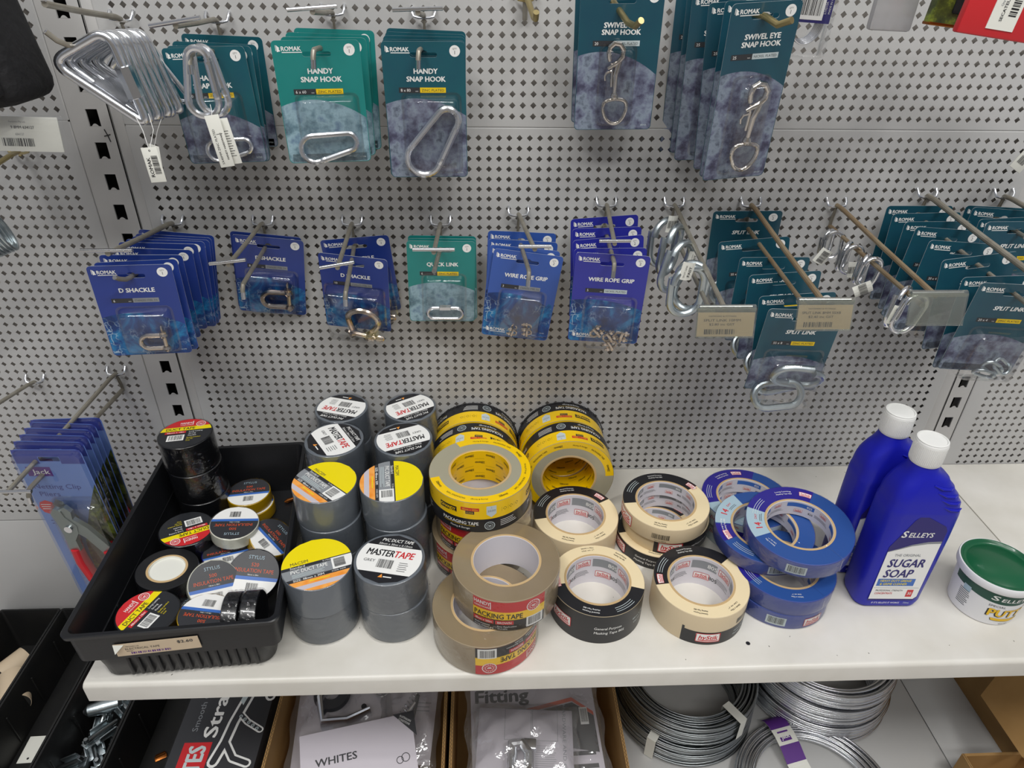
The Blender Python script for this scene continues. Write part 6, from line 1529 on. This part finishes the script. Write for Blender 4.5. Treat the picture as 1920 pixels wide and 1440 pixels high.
def crumple(mb, w, d, h, mat, seed, nx=16, ny=16, amp=.004):
    rnd = random.Random(seed); ph = [rnd.uniform(0, 6.3) for _ in range(6)]; vs = []
    for j in range(ny+1):
        for i in range(nx+1):
            u = i/nx*2-1; v = j/ny*2-1; e = (1-u**4)*(1-v**4)
            vs.append((u*w*(1+.03*sin(9*v+ph[0])), v*d*(1+.03*sin(8*u+ph[1])), h*e + amp*e*(sin(7*u+5*v+ph[2]) + .7*sin(-9*u+11*v+ph[3]) + rnd.uniform(-.3, .3))))
    fs = [(j*(nx+1)+i, j*(nx+1)+i+1, (j+1)*(nx+1)+i+1, (j+1)*(nx+1)+i) for j in range(ny) for i in range(nx)]
    mb.add(vs, fs, mat)
def bagged(X, w, d, label, art=None, filler=None, h=.016, seed=1, group=None, cat='bagged pack', card='paper', bag=True):
    t = thing('bagged_hardware_pack', label, cat, X, group)
    mb = MB(); mb.rbox(-w, w, -d, d, -.0008, .0008, .0006, card); art.emit(mb, f_top(.0008), .00008) if art else None; mb.build('instruction_card', t)
    if filler: filler(t)
    if bag: mb = MB(); crumple(mb, w+.008, d+.008, h, 'bag', seed); mb.build('poly_bag', t, smooth=60)
    return t
# left carton
a = Art(); a.lines(-.005, .065, -.050, .0050, 4, .0012, 'grn'); a.lines(-.040, -.022, -.045, .006, 4, .0010, 'grn'); a.poly([(-.018, -.042), (-.012, -.050), (-.012, -.085), (-.0125, -.085), (-.0125, -.0505), (-.0183, -.0428)], 'kk', 2)
def strap_end(p):
    mb = MB(); mb.tube([(-.024, .055, .010), (-.030, .020, .010), (-.022, -.014, .012), (.012, -.012, .012), (.044, .002, .011)], [.020, .024, .020, .016, .014], 'zinc', 14, flat=.35); mb.build('latch_casting', p)
    mb = MB(); mb.lathe([(.012, 0), (.026, 0), (.028, .006), (.026, .012), (.012, .012), (.012, 0)], 'kk', 32, T(-.014, .030, .012)); mb.build('rubber_ring', p)
    mb = MB(); mb.tube([(.0350 + .0001*k, .006, .0175 + .003*k) for k in range(2)], .004, 'k', 12); mb.build('bolt_hole', p)
bagged(T(-.4020, -.2450, -.7900) @ Matrix.Rotation(R_(3), 4, 'Z') @ Matrix.Rotation(R_(10), 4, 'X'), .066, .085, 'bagged gate latch casting on an instruction card, in the left carton', a, strap_end, seed=3)
def springs(p):
    mb = MB(); q = []
    for k in range(220): a_ = 2*pi*k/12; q.append((.0045*cos(a_), -.04 + .0005*k, .008 + .0045*sin(a_)))
    mb.tube(q, .0011, 'zinc', 6, xf=Matrix.Rotation(R_(-28), 4, 'Z') @ T(.0, .02, 0)); mb.build('spring', p)
    mb = MB(); mb.tube([(x, y, .012) for x, y in stadium(.050, .022, 10)], .0022, 'zinc', 8, closed=True, xf=T(-.035, .035, 0) @ Matrix.Rotation(R_(60), 4, 'Z')); mb.build('steel_loop', p)
    for k in range(4): mb = MB(); mb.tube([(-.02, 0, 0), (.02, .006, .004)], .003, 'kk' if k % 2 else 'zinc', 10, xf=T(-.02+.012*k, -.035+.010*k, .010) @ Matrix.Rotation(R_(25*k), 4, 'Z')); mb.build('bolt', p)
a = Art(); a.lines(.01, .04, .01, .006, 3, .0012, 'grn')
bagged(T(-.3050, -.2300, -.7960) @ Matrix.Rotation(R_(-4), 4, 'Z') @ Matrix.Rotation(R_(8), 4, 'X'), .044, .080, 'bagged springs, bolts and a steel loop in the left carton', a, springs, seed=5)
a = Art(); a.text('WHITES', -.030, .0080, .0100, 'kk', w=.056, bold=.05, rot=.0); a.text('Group', -.036, -.0080, .0100, 'kk', bold=.03); a.poly([(.052, .0495), (.082, .0495), (.082, .015)], 'kk', 2); a.text('AUSTRALIAN', .0690, .0410, .0030, 'w', w=.018, rot=-.65, bold=0); a.text('CONDITIONS', .0670, .0370, .0030, 'w', w=.018, rot=-.65, bold=0)
a.ring(.055, -.012, .0040, .0050, 'kk', 3, 16); a.ring(.063, -.010, .0050, .0060, 'kk', 3, 16)
bagged(T(-.3600, -.3300, -.7560) @ Matrix.Rotation(R_(12), 4, 'Z') @ Matrix.Rotation(R_(14), 4, 'X'), .078, .048, 'pale grey printed header card lying foremost in the left carton', a, None, seed=8, bag=False, cat='header card')
# right carton
a = Art(); a.text('Fitting', -.046, .0330, .0200, 'kk', w=.080, bold=.10); a.poly([(-.010, .010), (.060, .024), (.090, .000), (.090, -.006), (.060, .018), (-.010, .004)], 'orx', 2); a.poly([(.000, .004), (.060, .016), (.090, -.006), (.090, -.06), (.040, -.05)], 'kk', 2)
a.bar(.075, -.005, .010, .020, bg='w', layer=4); a.lines(.05, .086, -.060, .018, 4, .006, 'kk')
bagged(T(-.1130, -.2560, -.7800) @ Matrix.Rotation(R_(2), 4, 'Z') @ Matrix.Rotation(R_(5), 4, 'X'), .094, .092, 'large bagged card printed Fitting with an orange roof line, in the right carton', a, None, seed=12, h=.010)
a = Art(); a.text('HARDWARE AND GATE', .0560, .0100, .0050, 'grn', w=.110, rot=-pi/2, bold=0)
for (x0, x1, y0, y1) in ((-.030, .008, .010, .055), (.010, .046, .010, .055)):
    for r_ in ((x0, x1, y0, y0+.0006), (x0, x1, y1, y1+.0006), (x0, x0+.0006, y0, y1), (x1, x1+.0006, y0, y1)): a.rect(*r_, 'grn', 2)
a.lines(.010, .045, .003, .0030, 14, .0006, 'grn')
def gudgeon(p):
    mb = MB(); mb.tube([(-.018, -.055, .014), (-.018, .0, .014)], .0075, 'zinc', 14); mb.tube([(-.018, -.004, .014), (-.004, -.002, .016), (.006, -.016, .016), (.006, -.055, .014)], .008, 'zinc', 12)
    mb.tube([(x, y, .012) for x, y in arc(.036, -.058, .014, 0, 2*pi*.97, 24)], .003, 'zinc', 8, closed=True); mb.rbox(-.004, .016, -.012, .004, .008, .022, .003, 'zinc'); mb.build('gudgeon_bolt', p)
bagged(T(-.1300, -.3180, -.7590) @ Matrix.Rotation(R_(-4), 4, 'Z') @ Matrix.Rotation(R_(4), 4, 'X'), .068, .056, 'crinkled clear bag with bolts over a grey leaflet, foremost in the right carton', a, gudgeon, seed=14, h=.024)

# wire coils
def coil(X, R0, R1, h, n, label, mat='galv', wr=.0016, seed=0, ties=()):
    t = thing('wire_coil', label, 'wire coil', X, 'coils of wire under the shelf'); rnd = random.Random(seed)
    lay = max(2, int(h/(wr*2.1)))
    mb = MB(); N = 64; p = []
    for j in range(n*N):
        k = j/N; q = k % lay; q = q/lay; lv = int(k/lay); z = wr + (h-2*wr)*(q if lv % 2 == 0 else 1-q); r = R1 - wr - (R1-R0)*lv/max(1, n/lay) - .0012*abs(sin(3.1*k)) + .0009*sin(2*pi*k*1.31)
        a_ = 2*pi*k; p.append((r*cos(a_), r*sin(a_)*(.985+.01*sin(k)), z + .0008*sin(a_*2+k)))
    mb.tube(p, wr, mat, 6); mb.build('wire_windings', t, smooth=80)
    for i, th in enumerate(ties):
        mb = MB(); a_ = R_(th); u = Vector((cos(a_), sin(a_), 0)); tt = Vector((-sin(a_), cos(a_), 0)); vs = []
        loop = [(R0-.004, -.0), (R0-.004, h+.001), (R1+.0022, h+.001), (R1+.0022, 0)]
        for s in (-.0075, .0075): vs += [tuple(u*r + tt*s + Vector((0, 0, z))) for r, z in loop]
        mb.add(vs, [(0, 1, 5, 4), (1, 2, 6, 5), (2, 3, 7, 6)], 'tan' if i % 2 else 'tagw'); mb.build('binding_tape', t, smooth=None)
    return t
coil(T(.1480, -.1620, ZD+.001), .088, .117, .046, 60, 'grey wire coil lowest of the left pair under the shelf', seed=1, ties=(-128,))
coil(T(.1510, -.1560, ZD+.048), .086, .116, .042, 60, 'grey wire coil on top of the left pair, taped at front', seed=2, ties=(-58,))
coil(T(.3920, -.1280, ZD+.001), .096, .122, .046, 36, 'bright wire coil lowest of the shiny stack under the shelf', mat='zinc', wr=.0023, seed=3)
coil(T(.3900, -.1260, ZD+.048), .096, .121, .036, 30, 'bright wire coil in the middle of the shiny stack', mat='zinc', wr=.0023, seed=4)
coil(T(.3920, -.1240, ZD+.086), .096, .120, .030, 26, 'bright wire coil on top of the shiny stack', mat='zinc', wr=.0023, seed=6)
ck = coil(T(.3170, -.3300, ZD+.001), .094, .122, .022, 44, 'loosely wound wire coil in front with a purple label strip', mat='zinc', wr=.0017, seed=5)
t = thing('wire_label', 'purple and white label strip looped over the front wire coil', 'label', T(.2960, -.2350, ZD+.0275) @ Matrix.Rotation(R_(13), 4, 'Z'))
mb = MB(); pts = [(.030, -.012), (.022, -.003), (.012, 0), (-.010, 0), (-.024, -.004), (-.045, -.014), (-.085, -.020), (-.125, -.023)]
lens = [0]
for p, q in zip(pts, pts[1:]): lens.append(lens[-1] + math.hypot(q[0]-p[0], q[1]-p[1]))
def strip(u, v, l):
    for i in range(len(pts)-1):
        if u <= lens[i+1] or i == len(pts)-2:
            f = (u-lens[i])/(lens[i+1]-lens[i]); return (v, pts[i][0] + (pts[i+1][0]-pts[i][0])*f, pts[i][1] + (pts[i+1][1]-pts[i][1])*f + l + .0003)
W_ = .0175
a = Art(); tot = lens[-1]
def seg(u0, u1, m, lay=1): a.p.append(([(u0+(u1-u0)*i/8, s) for i in range(9) for s in (-W_, W_)], [(2*i, 2*i+1, 2*i+3, 2*i+2) for i in range(8)], m, lay))
seg(0, tot, 'tagw', 0); seg(0, .030, 'pur', 1); seg(.056, .092, 'pur', 1)
b = Art(); b.rect(-.0105, .0085, -.051, -.035, 'pur', 2); b.text('Jack', -.0010, -.043, .0085, 'w', w=.015, bold=.03, layer=3); b.text('1.57mm Dia.', 0, -.100, .0046, 'kk', w=.018, bold=.0); b.text('Light Tie Wire', 0, -.107, .0046, 'kk', w=.021, bold=0); b.text('50 metres', 0, -.114, .0046, 'kk', w=.016, bold=0); b.bar(0, -.130, .018, .018, bg=None); b.lines(-.011, .011, -.088, .003, 1, .0008, 'w')
for vs, fs, m, l in b.p: a.p.append(([(-y, x) for x, y in vs], fs, m, l))
a.obj(strip, t, 'printed_strip', .0001)
t = thing('wire_label', 'white label slip at the back of the top grey wire coil', 'label', T(.1720, -.0700, ZD+.0925)); mb = MB(); mb.box(-.025, .025, -.012, .012, 0, .0006, 'tagw'); mb.build('paper_slip', t)

# carton at lower right
t = open_carton(.655, .880, -.300, -.020, .150, 'open tan cardboard carton at the lower right corner')
mb = MB(); X = T(-.1125, -.140, .150) @ Matrix.Rotation(R_(-48), 4, 'Y')
mb.add([(-.072, -.03, 0), (0, -.03, 0), (0, .10, 0), (-.072, .07, 0), (-.072, -.03, .004), (0, -.03, .004), (0, .10, .004), (-.072, .07, .004)], [(0,3,2,1), (4,5,6,7), (0,1,5,4), (1,2,6,5), (2,3,7,6), (3,0,4,7)], 'carton', X); mb.build('flap', t, smooth=None)
t2 = open_carton(.545, .645, -.430, -.300, .060, 'low open cardboard carton cut by the bottom right edge'); 
mb = MB(); mb.rbox(-.03, .03, -.02, .02, 0, .06, .003, 'pur'); tag(mb.build('purple_pack'), 'purple pack standing in the lower right carton', 'pack').matrix_world = T(.745, -.20, ZD+.006)
# ================================================================ camera and light
cam = bpy.data.cameras.new('camera'); co = bpy.data.objects.new('camera', cam); COL.objects.link(co)
cam.sensor_width = 36; cam.lens = 36 * 1294.37 / 1920; cam.clip_start = .02
co.matrix_world = T(-.18451, -.87105, .19017) @ Matrix.Rotation(-.04005, 4, 'Z') @ Matrix.Rotation(-.0147, 4, 'Y') @ Matrix.Rotation(1.01386, 4, 'X')
SC.camera = co

def area(name, loc, aim, sx, sy, power, color=(1, .98, .95)):
    l = bpy.data.lights.new(name, 'AREA'); l.shape = 'RECTANGLE'; l.size = sx; l.size_y = sy; l.energy = power; l.color = color
    o = bpy.data.objects.new(name, l); COL.objects.link(o); o.location = loc
    o.rotation_euler = (Vector(aim) - Vector(loc)).to_track_quat('-Z', 'Y').to_euler(); return o
area('ceiling_tube_light', (-1.2, -1.45, 2.35), (-.1, 0, -.3), 1.2, .10, 36, (1, .99, .97))
area('ceiling_tube_light', (1.05, -1.5, 2.35), (0, 0, -.3), 1.2, .10, 42, (1, .99, .97))
area('ceiling_tube_light', (-.1, -2.6, 2.45), (0, 0, -.4), 2.4, .3, 30, (1, .99, .97))
area('ceiling_tube_light', (-.1, -1.0, 2.45), (0, -.1, -.4), .9, .08, 14, (1, .99, .97))
mb = MB(); mb.box(-2.6, 2.6, -3.2, .06, 2.55, 2.6, 'cap'); struct(mb.build('ceiling', smooth=None))
mb = MB()
mb.box(-2.6, 2.6, -3.25, -3.2, -1.02, 1.2, 'backing')
for k in range(5): mb.box(-2.6, 2.6, -3.2, -2.85, -.9+k*.45, -.87+k*.45, 'shelf')
struct(mb.build('wall_front', smooth=None))
w = bpy.data.worlds.new('shop_air'); w.use_nodes = True; SC.world = w
bg = w.node_tree.nodes['Background']; bg.inputs[0].default_value = (.86, .9, 1, 1); bg.inputs[1].default_value = .36
SC.view_settings.view_transform = 'Standard'; SC.view_settings.look = 'None'; SC.view_settings.gamma = 1
SC.view_settings.use_curve_mapping = False; SC.view_settings.exposure = -.42
SC.cycles.transparent_max_bounces = 24; SC.cycles.max_bounces = 8
